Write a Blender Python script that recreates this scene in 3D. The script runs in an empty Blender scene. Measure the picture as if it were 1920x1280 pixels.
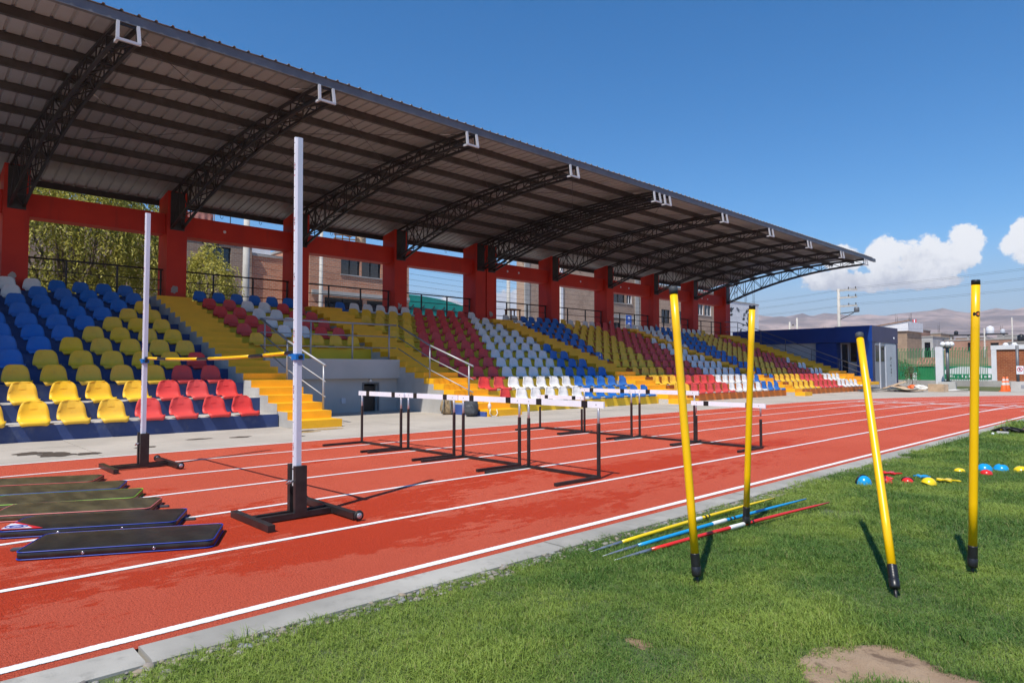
import bpy, bmesh, math, random
import numpy as np
from mathutils import Vector, Matrix, noise as mnoise
R = math.radians
rng = random.Random(7)
sc = bpy.context.scene
COL = sc.collection

# ------------------------------------------------------------------ camera, sky, sun, exposure
cam_d = bpy.data.cameras.new('camera'); cam = bpy.data.objects.new('camera', cam_d); COL.objects.link(cam)
cam_d.sensor_width = 36.0; cam_d.lens = 1243.3 / 1920 * 36.0
cam_d.clip_start = 0.05; cam_d.clip_end = 20000
cam.location = (0, 0, 1.2258)
cam.rotation_euler = (math.pi / 2 + 0.0421, 0, 0.8122)
sc.camera = cam

SUN_TO = Vector((0.215, -0.605, 1.0)).normalized()       # towards the sun
w = bpy.data.worlds.new('World'); sc.world = w; w.use_nodes = True
nt = w.node_tree; N = nt.nodes; LK = nt.links
for n in list(N): N.remove(n)
def nd(t, **k):
    n = N.new(t)
    for a, b in k.items(): setattr(n, a, b)
    return n
def wm(op, a, b=None, clamp=False):
    n = nd('ShaderNodeMath', operation=op, use_clamp=clamp)
    for i, v in enumerate((a, b)):
        if v is None: continue
        if isinstance(v, (int, float)): n.inputs[i].default_value = v
        else: LK.new(v, n.inputs[i])
    return n.outputs[0]
sky = nd('ShaderNodeTexSky', sky_type='NISHITA')
sky.sun_disc = False
sky.sun_elevation = math.asin(SUN_TO.z)
sky.sun_rotation = math.atan2(SUN_TO.x, SUN_TO.y)
sky.altitude = 1000; sky.air_density = 1.2; sky.dust_density = 0.0; sky.ozone_density = 6.0
tc = nd('ShaderNodeTexCoord')
sep = nd('ShaderNodeSeparateXYZ'); LK.new(tc.outputs['Generated'], sep.inputs[0])
az = wm('MULTIPLY', wm('ARCTAN2', wm('MULTIPLY', sep.outputs[0], -1.0), sep.outputs[1]), 57.29578)
el = wm('MULTIPLY', wm('ARCSINE', sep.outputs[2]), 57.29578)
nz = nd('ShaderNodeTexNoise'); nz.inputs['Scale'].default_value = 30; nz.inputs['Detail'].default_value = 9
nz.inputs['Roughness'].default_value = 0.66
LK.new(tc.outputs['Generated'], nz.inputs['Vector'])
nz2 = nd('ShaderNodeTexNoise'); nz2.inputs['Scale'].default_value = 9; nz2.inputs['Detail'].default_value = 4
LK.new(tc.outputs['Generated'], nz2.inputs['Vector'])
blobs = [(14.6, 8.4, 3.0, 1.5), (18.6, 6.6, 4.2, 0.75), (15.0, 6.4, 3.0, 0.6), (12.2, 9.1, 1.5, 1.35), (16.9, 8.5, 1.7, 1.5), (13.3, 7.6, 2.2, 0.9), (19.9, 8.5, 1.5, 1.2), (20.5, 7.0, 2.4, 0.8),
         (16.2, 6.9, 2.2, 0.7), (7.9, 8.7, 2.0, 1.6), (5.2, 7.8, 2.2, 1.2), (47.0, 5.6, 2.6, 1.5), (52.0, 4.9, 3.0, 1.2),
         (43.5, 4.4, 3.5, 0.9), (60, 4.8, 4, 1.3), (33, 5.5, 5, 1.4)]
r2 = random.Random(3)
a = -8.0
while a > -250:
    blobs.append((a if a > -180 else a + 360, 5.5 + 3 * r2.random(), 3 + 4 * r2.random(), 1.2 + 1.1 * r2.random()))
    a -= 8 + 9 * r2.random()
best = None
for (ba, be, ra, re) in blobs:
    dx = wm('MULTIPLY', wm('SUBTRACT', az, ba), 1 / ra); dy = wm('MULTIPLY', wm('SUBTRACT', el, be), 1 / re)
    v = wm('SUBTRACT', 1.0, wm('ADD', wm('MULTIPLY', dx, dx), wm('MULTIPLY', dy, dy)))
    best = v if best is None else wm('MAXIMUM', best, v)
best = wm('MAXIMUM', best, -1.5)
dens = wm('ADD', wm('MULTIPLY', best, 0.95), wm('MULTIPLY', wm('SUBTRACT', nz.outputs[0], 0.5), 3.4))
dens = wm('ADD', dens, wm('MULTIPLY', wm('SUBTRACT', nz2.outputs[0], 0.5), 0.5))
mr = nd('ShaderNodeMapRange', interpolation_type='SMOOTHSTEP'); LK.new(dens, mr.inputs[0])
mr.inputs[1].default_value = 0.0; mr.inputs[2].default_value = 0.38
lit = nd('ShaderNodeMapRange', interpolation_type='SMOOTHSTEP')
LK.new(wm('ADD', el, wm('MULTIPLY', wm('SUBTRACT', nz.outputs[0], 0.5), 7.0)), lit.inputs[0])
lit.inputs[1].default_value = 5.6; lit.inputs[2].default_value = 8.6
cc = nd('ShaderNodeMix', data_type='RGBA'); LK.new(lit.outputs[0], cc.inputs[0])
cc.inputs[6].default_value = (4.1, 4.2, 4.7, 1); cc.inputs[7].default_value = (7.2, 7.2, 7.25, 1)
hs_ = nd('ShaderNodeHueSaturation'); hs_.inputs['Saturation'].default_value = 1.28; LK.new(sky.outputs[0], hs_.inputs['Color'])
hzf = nd('ShaderNodeMapRange', interpolation_type='SMOOTHSTEP'); LK.new(el, hzf.inputs[0])
for i_, v_ in enumerate((11.0, 2.0, 0.0, 0.8)): hzf.inputs[i_ + 1].default_value = v_
hzm = nd('ShaderNodeMix', data_type='RGBA'); LK.new(hzf.outputs[0], hzm.inputs[0]); LK.new(hs_.outputs[0], hzm.inputs[6]); hzm.inputs[7].default_value = (2.6, 3.05, 4.0, 1)
mx = nd('ShaderNodeMix', data_type='RGBA')
LK.new(wm('MULTIPLY', mr.outputs[0], 0.96), mx.inputs[0]); LK.new(hzm.outputs[2], mx.inputs[6]); LK.new(cc.outputs[2], mx.inputs[7])
bg = nd('ShaderNodeBackground'); bg.inputs[1].default_value = 0.097
LK.new(mx.outputs[2], bg.inputs[0])
wo = nd('ShaderNodeOutputWorld'); LK.new(bg.outputs[0], wo.inputs[0])

sun_d = bpy.data.lights.new('sun', 'SUN'); sun_d.energy = 3.6; sun_d.angle = R(0.53); sun_d.color = (1.0, 0.945, 0.855)
sun = bpy.data.objects.new('sun', sun_d); COL.objects.link(sun)
sun.rotation_euler = SUN_TO.to_track_quat('Z', 'Y').to_euler(); sun.location = (10, -20, 40)

vs = sc.view_settings
vs.view_transform = 'Standard'; vs.look = 'None'; vs.exposure = 0.55; vs.gamma = 1.0; vs.use_curve_mapping = False
sc.cycles.max_bounces = 8; sc.cycles.diffuse_bounces = 6; sc.cycles.glossy_bounces = 2; sc.cycles.transparent_max_bounces = 6; sc.cycles.use_adaptive_sampling = True; sc.cycles.adaptive_threshold = 0.015
sc.cycles.use_denoising = True

# ------------------------------------------------------------------ materials
MATS = {}
class NT:
    def __init__(s, name):
        m = bpy.data.materials.new(name); m.use_nodes = True; s.m = m; s.t = m.node_tree; MATS[name] = m
        s.b = s.t.nodes['Principled BSDF']; s.out = s.t.nodes['Material Output']
        s.geo = s.t.nodes.new('ShaderNodeNewGeometry'); s.pos = s.geo.outputs['Position']
    def n(s, t, **k):
        n = s.t.nodes.new(t)
        for a, b in k.items(): setattr(n, a, b)
        return n
    def link(s, a, b): s.t.links.new(a, b)
    def math(s, op, a, b=None, clamp=False):
        n = s.n('ShaderNodeMath', operation=op, use_clamp=clamp)
        for i, v in enumerate((a, b)):
            if v is None: continue
            if isinstance(v, (int, float)): n.inputs[i].default_value = v
            else: s.link(v, n.inputs[i])
        return n.outputs[0]
    def noise(s, scale, detail=3, rough=.55, stretch=None, vec=None):
        v = vec or s.pos
        if stretch:
            mp = s.n('ShaderNodeMapping'); mp.inputs['Scale'].default_value = stretch; s.link(v, mp.inputs[0]); v = mp.outputs[0]
        n = s.n('ShaderNodeTexNoise'); n.inputs['Scale'].default_value = scale; n.inputs['Detail'].default_value = detail
        n.inputs['Roughness'].default_value = rough; s.link(v, n.inputs['Vector']); return n.outputs[0]
    def rng(s, v, a, b, c=0., d=1.):
        n = s.n('ShaderNodeMapRange', interpolation_type='SMOOTHSTEP'); s.link(v, n.inputs[0])
        for i, q in enumerate((a, b, c, d)): n.inputs[i + 1].default_value = q
        return n.outputs[0]
    def mix(s, f, c1, c2):
        n = s.n('ShaderNodeMix', data_type='RGBA')
        for i, v in ((0, f), (6, c1), (7, c2)):
            if isinstance(v, (int, float)): n.inputs[i].default_value = v
            elif isinstance(v, tuple): n.inputs[i].default_value = (*v[:3], 1)
            else: s.link(v, n.inputs[i])
        return n.outputs[2]
    def col(s, v):
        if isinstance(v, tuple): s.b.inputs['Base Color'].default_value = (*v[:3], 1)
        else: s.link(v, s.b.inputs['Base Color'])
    def bump(s, h, strength=.3, dist=.01):
        n = s.n('ShaderNodeBump'); n.inputs['Strength'].default_value = strength; n.inputs['Distance'].default_value = dist
        s.link(h, n.inputs['Height']); s.link(n.outputs[0], s.b.inputs['Normal'])
def mat(name, col, rough=.55, var=.12, vs_=3., bump=0., bs=60., metal=0., spec=.5, dirt=None):
    t = NT(name)
    c1 = tuple(c * (1 - var) for c in col); c2 = tuple(min(1, c * (1 + var)) for c in col)
    c = t.mix(t.rng(t.noise(vs_, 5), .3, .7), c1, c2)
    if dirt:
        c = t.mix(t.rng(t.noise(dirt[0], 6, .65), dirt[1], dirt[1] + .18, 0., dirt[2]), c, dirt[3])
    t.col(c)
    t.b.inputs['Roughness'].default_value = rough; t.b.inputs['Metallic'].default_value = metal
    t.b.inputs['Specular IOR Level'].default_value = spec
    if bump: t.bump(t.noise(bs, 4), bump, .004)
    return t.m
DUST = (.36, .30, .24)
# track rubber
t = NT('track_rubber')
g = t.noise(150, 4, .8); g2 = t.noise(60, 2, .6); bigv = t.noise(.5, 4)
c = t.mix(t.rng(g, .36, .58), (.36, .042, .020), (.70, .125, .064))
c = t.mix(t.rng(bigv, .35, .7, 0, .35), c, (.72, .150, .084))
sp_ = t.rng(t.noise(78, 3, .75), .545, .64)
sp2 = t.rng(t.noise(95, 2, .7, None, t.pos), .36, .30)
c = t.mix(t.math('MULTIPLY', sp2, .5), c, (.80, .21, .13))
sx = t.n('ShaderNodeSeparateXYZ'); t.link(t.pos, sx.inputs[0])
lane = t.math('MULTIPLY', t.rng(sx.outputs[0], -6.6, -5.2), t.rng(sx.outputs[0], -3.5, -4.2))
far = t.rng(sx.outputs[1], 13, 7)
wetn = t.noise(.62, 5, .62, (1.35, .5, 1)); wetd = t.noise(7, 6, .75, (1.5, .55, 1))
wv = t.math('ADD', t.math('MULTIPLY', wetn, .60), t.math('MULTIPLY', wetd, .40))
thr = t.math('ADD', wv, t.math('MULTIPLY', t.math('MULTIPLY', lane, far), .105))
wet = t.rng(thr, .578, .596)
wc = t.mix(t.rng(g, .36, .58), (.33, .024, .007), (.66, .066, .020))
c = t.mix(wet, c, wc); c = t.mix(t.math('MULTIPLY', sp_, .7), c, (.26, .026, .014)); t.col(c)
rr = t.n('ShaderNodeMapRange'); t.link(wet, rr.inputs[0]); rr.inputs[3].default_value = .85; rr.inputs[4].default_value = .6
t.link(rr.outputs[0], t.b.inputs['Roughness']); t.b.inputs['Specular IOR Level'].default_value = .18
t.bump(t.math('ADD', g, t.math('MULTIPLY', g2, .8)), 1., .012)
# painted line on rubber: chips at its edges
t = NT('line_paint')
at = t.n('ShaderNodeAttribute', attribute_name='edge'); e = at.outputs['Fac']
g = t.noise(110, 4, .75)
a_ = t.rng(t.math('SUBTRACT', t.math('ADD', e, t.math('MULTIPLY', g, 1.5)), .98), .0, .14)
t.col(t.mix(t.rng(t.noise(3, 5), .35, .75, 0, .5), (.86, .85, .84), (.68, .63, .60)))
t.link(a_, t.b.inputs['Alpha']); t.b.inputs['Roughness'].default_value = .7
t.bump(g, .8, .005)
def concrete(name, base, joint=None, stain=.3, lo=.78, bs=140):
    t = NT(name)
    n1 = t.noise(.7, 6, .6); n2 = t.noise(9, 5, .65); n3 = t.noise(130, 3, .7)
    c = t.mix(t.rng(n1, .3, .72), tuple(x * lo for x in base), tuple(min(1, x * 1.08) for x in base))
    c = t.mix(t.rng(n2, .5, .72, 0, stain), c, tuple(x * .62 for x in base))
    c = t.mix(t.rng(n3, .55, .75, 0, .35), c, tuple(x * .7 for x in base))
    t.col(c); t.b.inputs['Roughness'].default_value = .85; t.b.inputs['Specular IOR Level'].default_value = .25
    t.bump(n3, .35, .004); return t
concrete('apron_concrete', (.47, .42, .36), stain=.18, lo=.86)
t = MATS['apron_concrete']
concrete('kerb_concrete', (.42, .40, .355), stain=.75, lo=.62)
concrete('wall_concrete', (.52, .505, .48), stain=.2)
concrete('tread_concrete', (.50, .48, .45), stain=.4)
concrete('grey_wall_paint', (.47, .455, .43), stain=.06, lo=.92)
concrete('old_concrete', (.42, .40, .37), stain=.4)
mat('stain_brown', (.075, .055, .04), .9, .3, 20)
mat('stain_ochre', (.42, .27, .10), .9, .3, 20)
# soil / grass
t = NT('soil')
n1 = t.noise(2.2, 6); n3 = t.noise(160, 3, .7)
c = t.mix(t.rng(n1, .35, .7), (.30, .195, .115), (.42, .30, .195)); c = t.mix(t.rng(n3, .5, .75, 0, .7), c, (.18, .115, .07)); c = t.mix(t.rng(t.noise(5.5, 5, .6), .52, .64, 0, .8), c, (.13, .08, .05))
t.col(c); t.b.inputs['Roughness'].default_value = .95; t.bump(n3, .8, .01)
mat('dark_soil', (.12, .078, .05), .95, .3, 40, .8, 120)
t = NT('turf_soil')
n1 = t.noise(1.3, 6); n3 = t.noise(120, 3, .7)
t.col(t.mix(t.rng(n3, .4, .7), (.06, .085, .03), (.13, .16, .06))); t.b.inputs['Roughness'].default_value = .95
t = NT('far_turf')
n1 = t.noise(.5, 5); n3 = t.noise(30, 4, .7)
c = t.mix(t.rng(n1, .35, .65), (.07, .10, .025), (.14, .14, .05)); c = t.mix(t.rng(n3, .45, .7, 0, .6), c, (.05, .075, .02))
t.col(c); t.b.inputs['Roughness'].default_value = .95; t.bump(n3, .8, .05)
t = NT('grass_blade')
at = t.n('ShaderNodeAttribute', attribute_name='rnd')
n1 = t.noise(1.15, 4, .6); n2 = t.noise(.35, 3)
c = t.mix(t.rng(t.math('ADD', t.math('MULTIPLY', n1, .6), t.math('MULTIPLY', n2, .4)), .43, .58), (.068, .165, .026), (.275, .365, .060))
c = t.mix(t.math('MULTIPLY', at.outputs['Fac'], .5), c, (.32, .44, .11))
c = t.mix(t.rng(at.outputs['Fac'], .93, .97, 0, .8), c, (.42, .36, .16)); t.col(c)
t.b.inputs['Roughness'].default_value = .45; t.b.inputs['Specular IOR Level'].default_value = .32
tr = t.n('ShaderNodeBsdfTranslucent'); t.link(c, tr.inputs[0]); ms = t.n('ShaderNodeMixShader'); ms.inputs[0].default_value = .32
t.link(t.b.outputs[0], ms.inputs[1]); t.link(tr.outputs[0], ms.inputs[2]); t.link(ms.outputs[0], t.out.inputs[0])
def leafmat(name, c1, c2, tl=.35):
    t = NT(name); at = t.n('ShaderNodeAttribute', attribute_name='rnd')
    c = t.mix(at.outputs['Fac'], c1, c2); t.col(c); t.b.inputs['Roughness'].default_value = .6
    tr = t.n('ShaderNodeBsdfTranslucent'); t.link(c, tr.inputs[0]); ms = t.n('ShaderNodeMixShader'); ms.inputs[0].default_value = tl
    t.link(t.b.outputs[0], ms.inputs[1]); t.link(tr.outputs[0], ms.inputs[2]); t.link(ms.outputs[0], t.out.inputs[0])
leafmat('leaf_olive', (.24, .25, .04), (.56, .50, .10), .42)
leafmat('leaf_green', (.07, .12, .03), (.17, .22, .06))
mat('bark', (.16, .12, .09), .9, .3, 8, .6, 40)
t = NT('pebble')
at = t.n('ShaderNodeAttribute', attribute_name='rnd')
cr = t.n('ShaderNodeValToRGB'); t.link(at.outputs['Fac'], cr.inputs[0])
cr.color_ramp.elements[0].color = (.06, .055, .05, 1); cr.color_ramp.elements[1].color = (.34, .30, .25, 1)
for p, q in ((.3, (.22, .205, .19, 1)), (.55, (.32, .25, .18, 1)), (.8, (.25, .26, .27, 1))):
    el_ = cr.color_ramp.elements.new(p); el_.color = q
t.col(t.mix(t.rng(t.noise(150, 3), .4, .7, 0, .4), cr.outputs[0], (.2, .17, .14))); t.b.inputs['Roughness'].default_value = .85
# painted stand
mat('paint_navy', (.030, .056, .17), .6, .12, 2, .15, 60, dirt=(3, .52, .40, (.16, .17, .20)))
mat('paint_stair', (.94, .47, .010), .55, .06, 2, .12, 60, dirt=(4, .6, .35, (.52, .27, .05)))
mat('paint_yellow', (.90, .56, .018), .55, .06, 2, .12, 60, dirt=(4, .6, .35, (.48, .36, .08)))
mat('paint_orange', (.78, .20, .02), .55, .08, 2, .12, 60, dirt=(4, .6, .35, (.45, .14, .05)))
mat('paint_blue_base', (.05, .10, .33), .6, .12, 3)
t = NT('paint_red'); c = t.mix(t.rng(t.noise(.8, 5), .3, .7), (.50, .018, .005), (.62, .030, .007))
c = t.mix(t.rng(t.noise(4, 5, .6, (1, 1, .12)), .52, .72, 0, .5), c, (.36, .022, .010)); c = t.mix(t.rng(t.noise(14, 5, .7), .64, .72, 0, .5), c, (.62, .16, .10)); t.col(c)
t.b.inputs['Roughness'].default_value = .62; t.bump(t.noise(30, 4), .15, .004)
mat('steel_dark', (.040, .038, .038), .5, .2, 3, metal=.2)
mat('steel_grey', (.15, .155, .165), .45, .12, 3, metal=.2)
mat('steel_brown', (.058, .054, .053), .55, .2, 3)
mat('pipe_grey', (.34, .345, .36), .4, .08, 3, metal=.25)
mat('bracket_white', (.44, .45, .49), .4, .05, 3)
t = NT('roof_sheet')
n1 = t.noise(.6, 5); n2 = t.noise(3, 5, .6, (1, .25, 1))
c = t.mix(t.rng(n1, .3, .7), (.30, .305, .31), (.345, .35, .355)); c = t.mix(t.rng(n2, .5, .75, 0, .4), c, (.25, .25, .25))
t.col(c); t.b.inputs['Roughness'].default_value = .5
for nme, cl in (('yellow', (.95, .545, .015)), ('red', (.74, .055, .045)), ('white', (.84, .81, .77)), ('blue', (.014, .15, .50))):
    t = NT('seat_' + nme); oi = t.n('ShaderNodeObjectInfo'); fd = tuple(x * .80 + .07 for x in cl)
    c = t.mix(t.math('MULTIPLY', oi.outputs['Random'], .55), cl, fd)
    c = t.mix(t.rng(t.noise(5, 6, .65), .48, .74, 0, .45), c, tuple(x * .62 + .05 for x in cl))
    c = t.mix(t.rng(t.noise(38, 4, .7), .60, .74, 0, .35), c, (.40, .36, .30)); t.col(c)
    t.b.inputs['Specular IOR Level'].default_value = .4
    rr = t.n('ShaderNodeMapRange'); t.link(t.noise(12, 4), rr.inputs[0]); rr.inputs[3].default_value = .36; rr.inputs[4].default_value = .62; t.link(rr.outputs[0], t.b.inputs['Roughness'])
# equipment
mat('white_paint', (.82, .86, .92), .4, .04, 4, dirt=(25, .62, .25, (.5, .48, .46)))
mat('alu_white', (.78, .79, .84), .35, .04, 4)
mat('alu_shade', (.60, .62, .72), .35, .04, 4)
mat('black_steel', (.022, .020, .020), .38, .3, 12, dirt=(30, .62, .4, (.10, .07, .05)))
mat('black_plastic', (.015, .015, .017), .35, .2, 8)
mat('rubber_black', (.012, .012, .012), .6, .2, 8)
mat('grey_tube', (.50, .50, .52), .35, .05, 5, metal=.6)
mat('chrome', (.75, .75, .76), .2, .02, 5, metal=1.)
mat('bar_yellow', (.94, .54, .006), .35, .05, 5)
mat('pole_yellow', (.96, .545, .002), .3, .03, 5, spec=.5, dirt=(26, .63, .35, (.62, .38, .05)))
mat('blue_plastic', (.01, .16, .52), .4, .08, 5)
t = NT('vinyl_black')
n1 = t.noise(4, 4, .6, (1, 2, 1)); c = t.mix(t.rng(n1, .35, .7), (.018, .016, .014), (.034, .030, .024))
t.col(t.mix(t.rng(t.noise(40, 4, .7), .55, .8, 0, .25), c, (.06, .05, .04))); t.b.inputs['Roughness'].default_value = .36; t.bump(t.noise(7, 3), .2, .02)
t = NT('vinyl_olive')  # olive-brown cover vinyl, lighter than the black one
n1 = t.noise(3, 5, .6, (1, 2.5, 1)); c = t.mix(t.rng(n1, .35, .7), (.048, .040, .020), (.105, .086, .042))
t.col(t.mix(t.rng(t.noise(22, 5, .7), .55, .8, 0, .4), c, (.12, .10, .06))); t.b.inputs['Roughness'].default_value = .42; t.bump(t.noise(7, 3), .25, .02)
for nme, cl in (('blue', (.012, .045, .36)), ('red', (.55, .05, .05)), ('green', (.20, .55, .03)), ('pink', (.72, .20, .19))):
    mat('piping_' + nme, cl, .4, .08, 10)
mat('print_white', (.70, .70, .76), .5, .1, 30); mat('print_red', (.65, .02, .03), .5, .1, 30); mat('print_blue', (.06, .06, .30), .5, .1, 30)
for nme, cl in (('yellow', (.90, .62, .01)), ('blue', (.012, .32, .66)), ('red', (.72, .025, .02))):
    mat('gloss_' + nme, cl, .25, .04, 9, spec=.55)
mat('cord_white', (.78, .78, .76), .6, .05, 20); mat('tip_metal', (.42, .45, .52), .35, .1, 9, metal=.7)
# surroundings
def brick(name, c1, c2, mortar, sc_=1., axis='yz', rough=.9):
    t = NT(name)
    sx = t.n('ShaderNodeSeparateXYZ'); t.link(t.pos, sx.inputs[0]); cx = t.n('ShaderNodeCombineXYZ')
    t.link(sx.outputs[1] if axis == 'yz' else sx.outputs[0], cx.inputs[0]); t.link(sx.outputs[2], cx.inputs[1])
    b = t.n('ShaderNodeTexBrick'); t.link(cx.outputs[0], b.inputs['Vector'])
    b.inputs['Color1'].default_value = (*c1, 1); b.inputs['Color2'].default_value = (*c2, 1); b.inputs['Mortar'].default_value = (*mortar, 1)
    b.inputs['Scale'].default_value = sc_; b.inputs['Brick Width'].default_value = .27; b.inputs['Row Height'].default_value = .115
    b.inputs['Mortar Size'].default_value = .013; b.inputs['Bias'].default_value = -.1
    c = t.mix(t.rng(t.noise(.9, 6, .65), .45, .72, 0, .55), b.outputs[0], tuple(x * .55 for x in c1))
    c = t.mix(t.rng(t.noise(7, 5, .7), .5, .75, 0, .45), c, mortar); t.col(c)
    t.b.inputs['Roughness'].default_value = rough; t.bump(b.outputs[1], -.6, .02)
brick('brick_orange', (.56, .225, .12), (.45, .165, .085), (.50, .40, .30)); brick('brick_grey', (.34, .215, .145), (.26, .165, .115), (.36, .31, .26))
brick('brick_pale', (.44, .285, .195), (.35, .215, .145), (.45, .38, .31)); brick('brick_orange_x', (.42, .20, .125), (.36, .16, .10), (.40, .32, .26), axis='xz')
brick('brick_red_x', (.36, .095, .035), (.28, .065, .025), (.40, .19, .09), axis='xz'); brick('brick_pink', (.42, .19, .135), (.36, .15, .11), (.40, .30, .25))
t = NT('dark_glass'); t.col((.012, .015, .022)); t.b.inputs['Roughness'].default_value = .08; t.b.inputs['Specular IOR Level'].default_value = .8
mat('white_wall', (.72, .72, .74), .7, .06, 1.5, dirt=(1.5, .55, .35, (.5, .48, .46)))
mat('light_grey_paint', (.55, .57, .61), .55, .05, 2); mat('kiosk_blue', (.008, .050, .27), .35, .08, 1); mat('kiosk_blue_sheen', (.045, .045, .115), .45, .08, 1)  # duller kiosk tone: grazing sky sheen on blue side panels, painted into the colour
mat('kiosk_door', (.30, .31, .345), .5, .06, 2); mat('fence_green', (.02, .22, .075), .5, .12, 2)
mat('concrete_pole', (.50, .47, .42), .85, .1, 3); mat('wire', (.05, .05, .055), .7, .1, 3)
mat('teal_sheet', (.01, .27, .22), .5, .12, 1); mat('blue_sheet', (.06, .17, .42), .5, .12, 1); mat('rust_sheet', (.42, .17, .13), .8, .3, 3)
mat('cardboard', (.52, .38, .25), .85, .18, 2); mat('tarp_dark', (.05, .055, .065), .6, .4, 4); mat('sack_white', (.66, .64, .60), .75, .1, 3)
mat('cone_orange', (.85, .15, .03), .5, .06, 5); mat('wood', (.28, .15, .07), .6, .15, 5, .2, 30)
mat('camo_tan', (.34, .24, .13), .85, .15, 9, .3, 60, dirt=(16, .5, .9, (.10, .085, .05))); mat('camo_grey', (.22, .22, .20), .8, .2, 9)
mat('bag_grey', (.055, .06, .068), .65, .25, 9, .3, 60); mat('adobe', (.36, .25, .17), .95, .12, 1)
mat('lamp_globe', (.80, .80, .80), .2, .03, 5); mat('sign_blue', (.015, .09, .42), .45, .06, 3); mat('bus_green', (.01, .19, .10), .45, .1, 3)
t = NT('hill_earth')
n1 = t.noise(.0035, 8, .62); c = t.mix(t.rng(n1, .38, .62), (.17, .13, .115), (.44, .32, .27))
c = t.mix(t.rng(t.noise(.012, 5), .55, .7, 0, .5), c, (.14, .12, .09)); t.col(c); t.b.inputs['Roughness'].default_value = 1.
mat('dusty_ground', (.36, .30, .25), .95, .15, .3)

# ------------------------------------------------------------------ mesh helpers
class MB:
    def __init__(s): s.v = []; s.f = []; s.m = []; s.sm = []
    def add(s, vs_, fs, m=0, sm=False):
        o = len(s.v); s.v += [tuple(p) for p in vs_]
        for f in fs: s.f.append(tuple(i + o for i in f)); s.m.append(m); s.sm.append(sm)
        return s
    def box(s, x0, x1, y0, y1, z0, z1, m=0):
        v = [(x0, y0, z0), (x1, y0, z0), (x1, y1, z0), (x0, y1, z0), (x0, y0, z1), (x1, y0, z1), (x1, y1, z1), (x0, y1, z1)]
        mm = m if isinstance(m, (list, tuple)) else [m] * 6     # bottom, top, -y, +x, +y, -x
        o = len(s.v); s.v += v
        for f, k in zip([(0, 3, 2, 1), (4, 5, 6, 7), (0, 1, 5, 4), (1, 2, 6, 5), (2, 3, 7, 6), (3, 0, 4, 7)], mm):
            s.f.append(tuple(i + o for i in f)); s.m.append(k); s.sm.append(False)
        return s
    def bar(s, p0, p1, wd, ht=None, m=0, up=(0, 0, 1)):
        ht = ht or wd; p0 = Vector(p0); p1 = Vector(p1); d = (p1 - p0).normalized(); u = Vector(up)
        if abs(d.dot(u)) > .98: u = Vector((1, 0, 0))
        a = d.cross(u).normalized() * wd / 2; b = a.cross(d).normalized() * ht / 2
        v = [p + q for p in (p0, p1) for q in (-a - b, a - b, a + b, -a + b)]
        return s.add(v, [(3, 2, 1, 0), (4, 5, 6, 7), (0, 1, 5, 4), (1, 2, 6, 5), (2, 3, 7, 6), (3, 0, 4, 7)], m)
    def tube(s, pts, r, seg=8, m=0, caps=True):
        pts = [Vector(p) for p in pts]; rr_ = r if isinstance(r, (list, tuple)) else [r] * len(pts); vs_ = []; prev = None
        for i, p in enumerate(pts):
            d = (pts[min(i + 1, len(pts) - 1)] - pts[max(i - 1, 0)]).normalized()
            if prev is None:
                u = Vector((0, 0, 1)) if abs(d.z) < .9 else Vector((1, 0, 0)); a = d.cross(u).normalized()
            else:
                a = (prev - d * prev.dot(d)).normalized()
            prev = a; b = d.cross(a)
            for k in range(seg):
                t_ = 2 * math.pi * k / seg; vs_.append(p + (a * math.cos(t_) + b * math.sin(t_)) * rr_[i])
        fs = [(i * seg + k, i * seg + (k + 1) % seg, (i + 1) * seg + (k + 1) % seg, (i + 1) * seg + k) for i in range(len(pts) - 1) for k in range(seg)]
        s.add(vs_, fs, m, True)
        if caps:
            o = len(s.v) - len(vs_); e = (len(pts) - 1) * seg
            s.f.append(tuple(o + k for k in reversed(range(seg)))); s.m.append(m); s.sm.append(False)
            s.f.append(tuple(o + e + k for k in range(seg))); s.m.append(m); s.sm.append(False)
        return s
    def lathe(s, prof, c=(0, 0, 0), seg=20, m=0, sm=True):
        vs_ = [(c[0] + r * math.cos(2 * math.pi * k / seg), c[1] + r * math.sin(2 * math.pi * k / seg), c[2] + z) for r, z in prof for k in range(seg)]
        fs = [(i * seg + k, i * seg + (k + 1) % seg, (i + 1) * seg + (k + 1) % seg, (i + 1) * seg + k) for i in range(len(prof) - 1) for k in range(seg)]
        return s.add(vs_, fs, m, sm)
    def prism(s, poly, z0, z1, m=0, mtop=None):
        n = len(poly); v = [(x, y, z0) for x, y in poly] + [(x, y, z1) for x, y in poly]
        s.add(v, [tuple(reversed(range(n)))] + [(i, (i + 1) % n, n + (i + 1) % n, n + i) for i in range(n)], m)
        o = len(s.v) - 2 * n; s.f.append(tuple(o + n + i for i in range(n))); s.m.append(m if mtop is None else mtop); s.sm.append(False); return s
    def prism_y(s, poly, y0, y1, m=0):       # polygon in x,z extruded along y
        n = len(poly); v = [(x, y0, z) for x, z in poly] + [(x, y1, z) for x, z in poly]
        return s.add(v, [tuple(range(n)), tuple(range(2 * n - 1, n - 1, -1))] + [((i + 1) % n, i, n + i, n + (i + 1) % n) for i in range(n)], m)
    def ball(s, c, rad, seg=12, rings=8, m=0, fn=None):
        vs_ = []; 
        for i in range(rings + 1):
            th = math.pi * i / rings
            for k in range(seg):
                ph = 2 * math.pi * k / seg; d = Vector((math.sin(th) * math.cos(ph), math.sin(th) * math.sin(ph), math.cos(th)))
                q = fn(d) if fn else 1.0; vs_.append((c[0] + d.x * rad[0] * q, c[1] + d.y * rad[1] * q, c[2] + d.z * rad[2] * q))
        fs = [(i * seg + k, (i + 1) * seg + k, (i + 1) * seg + (k + 1) % seg, i * seg + (k + 1) % seg) for i in range(rings) for k in range(seg)]
        return s.add(vs_, fs, m, True)
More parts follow.
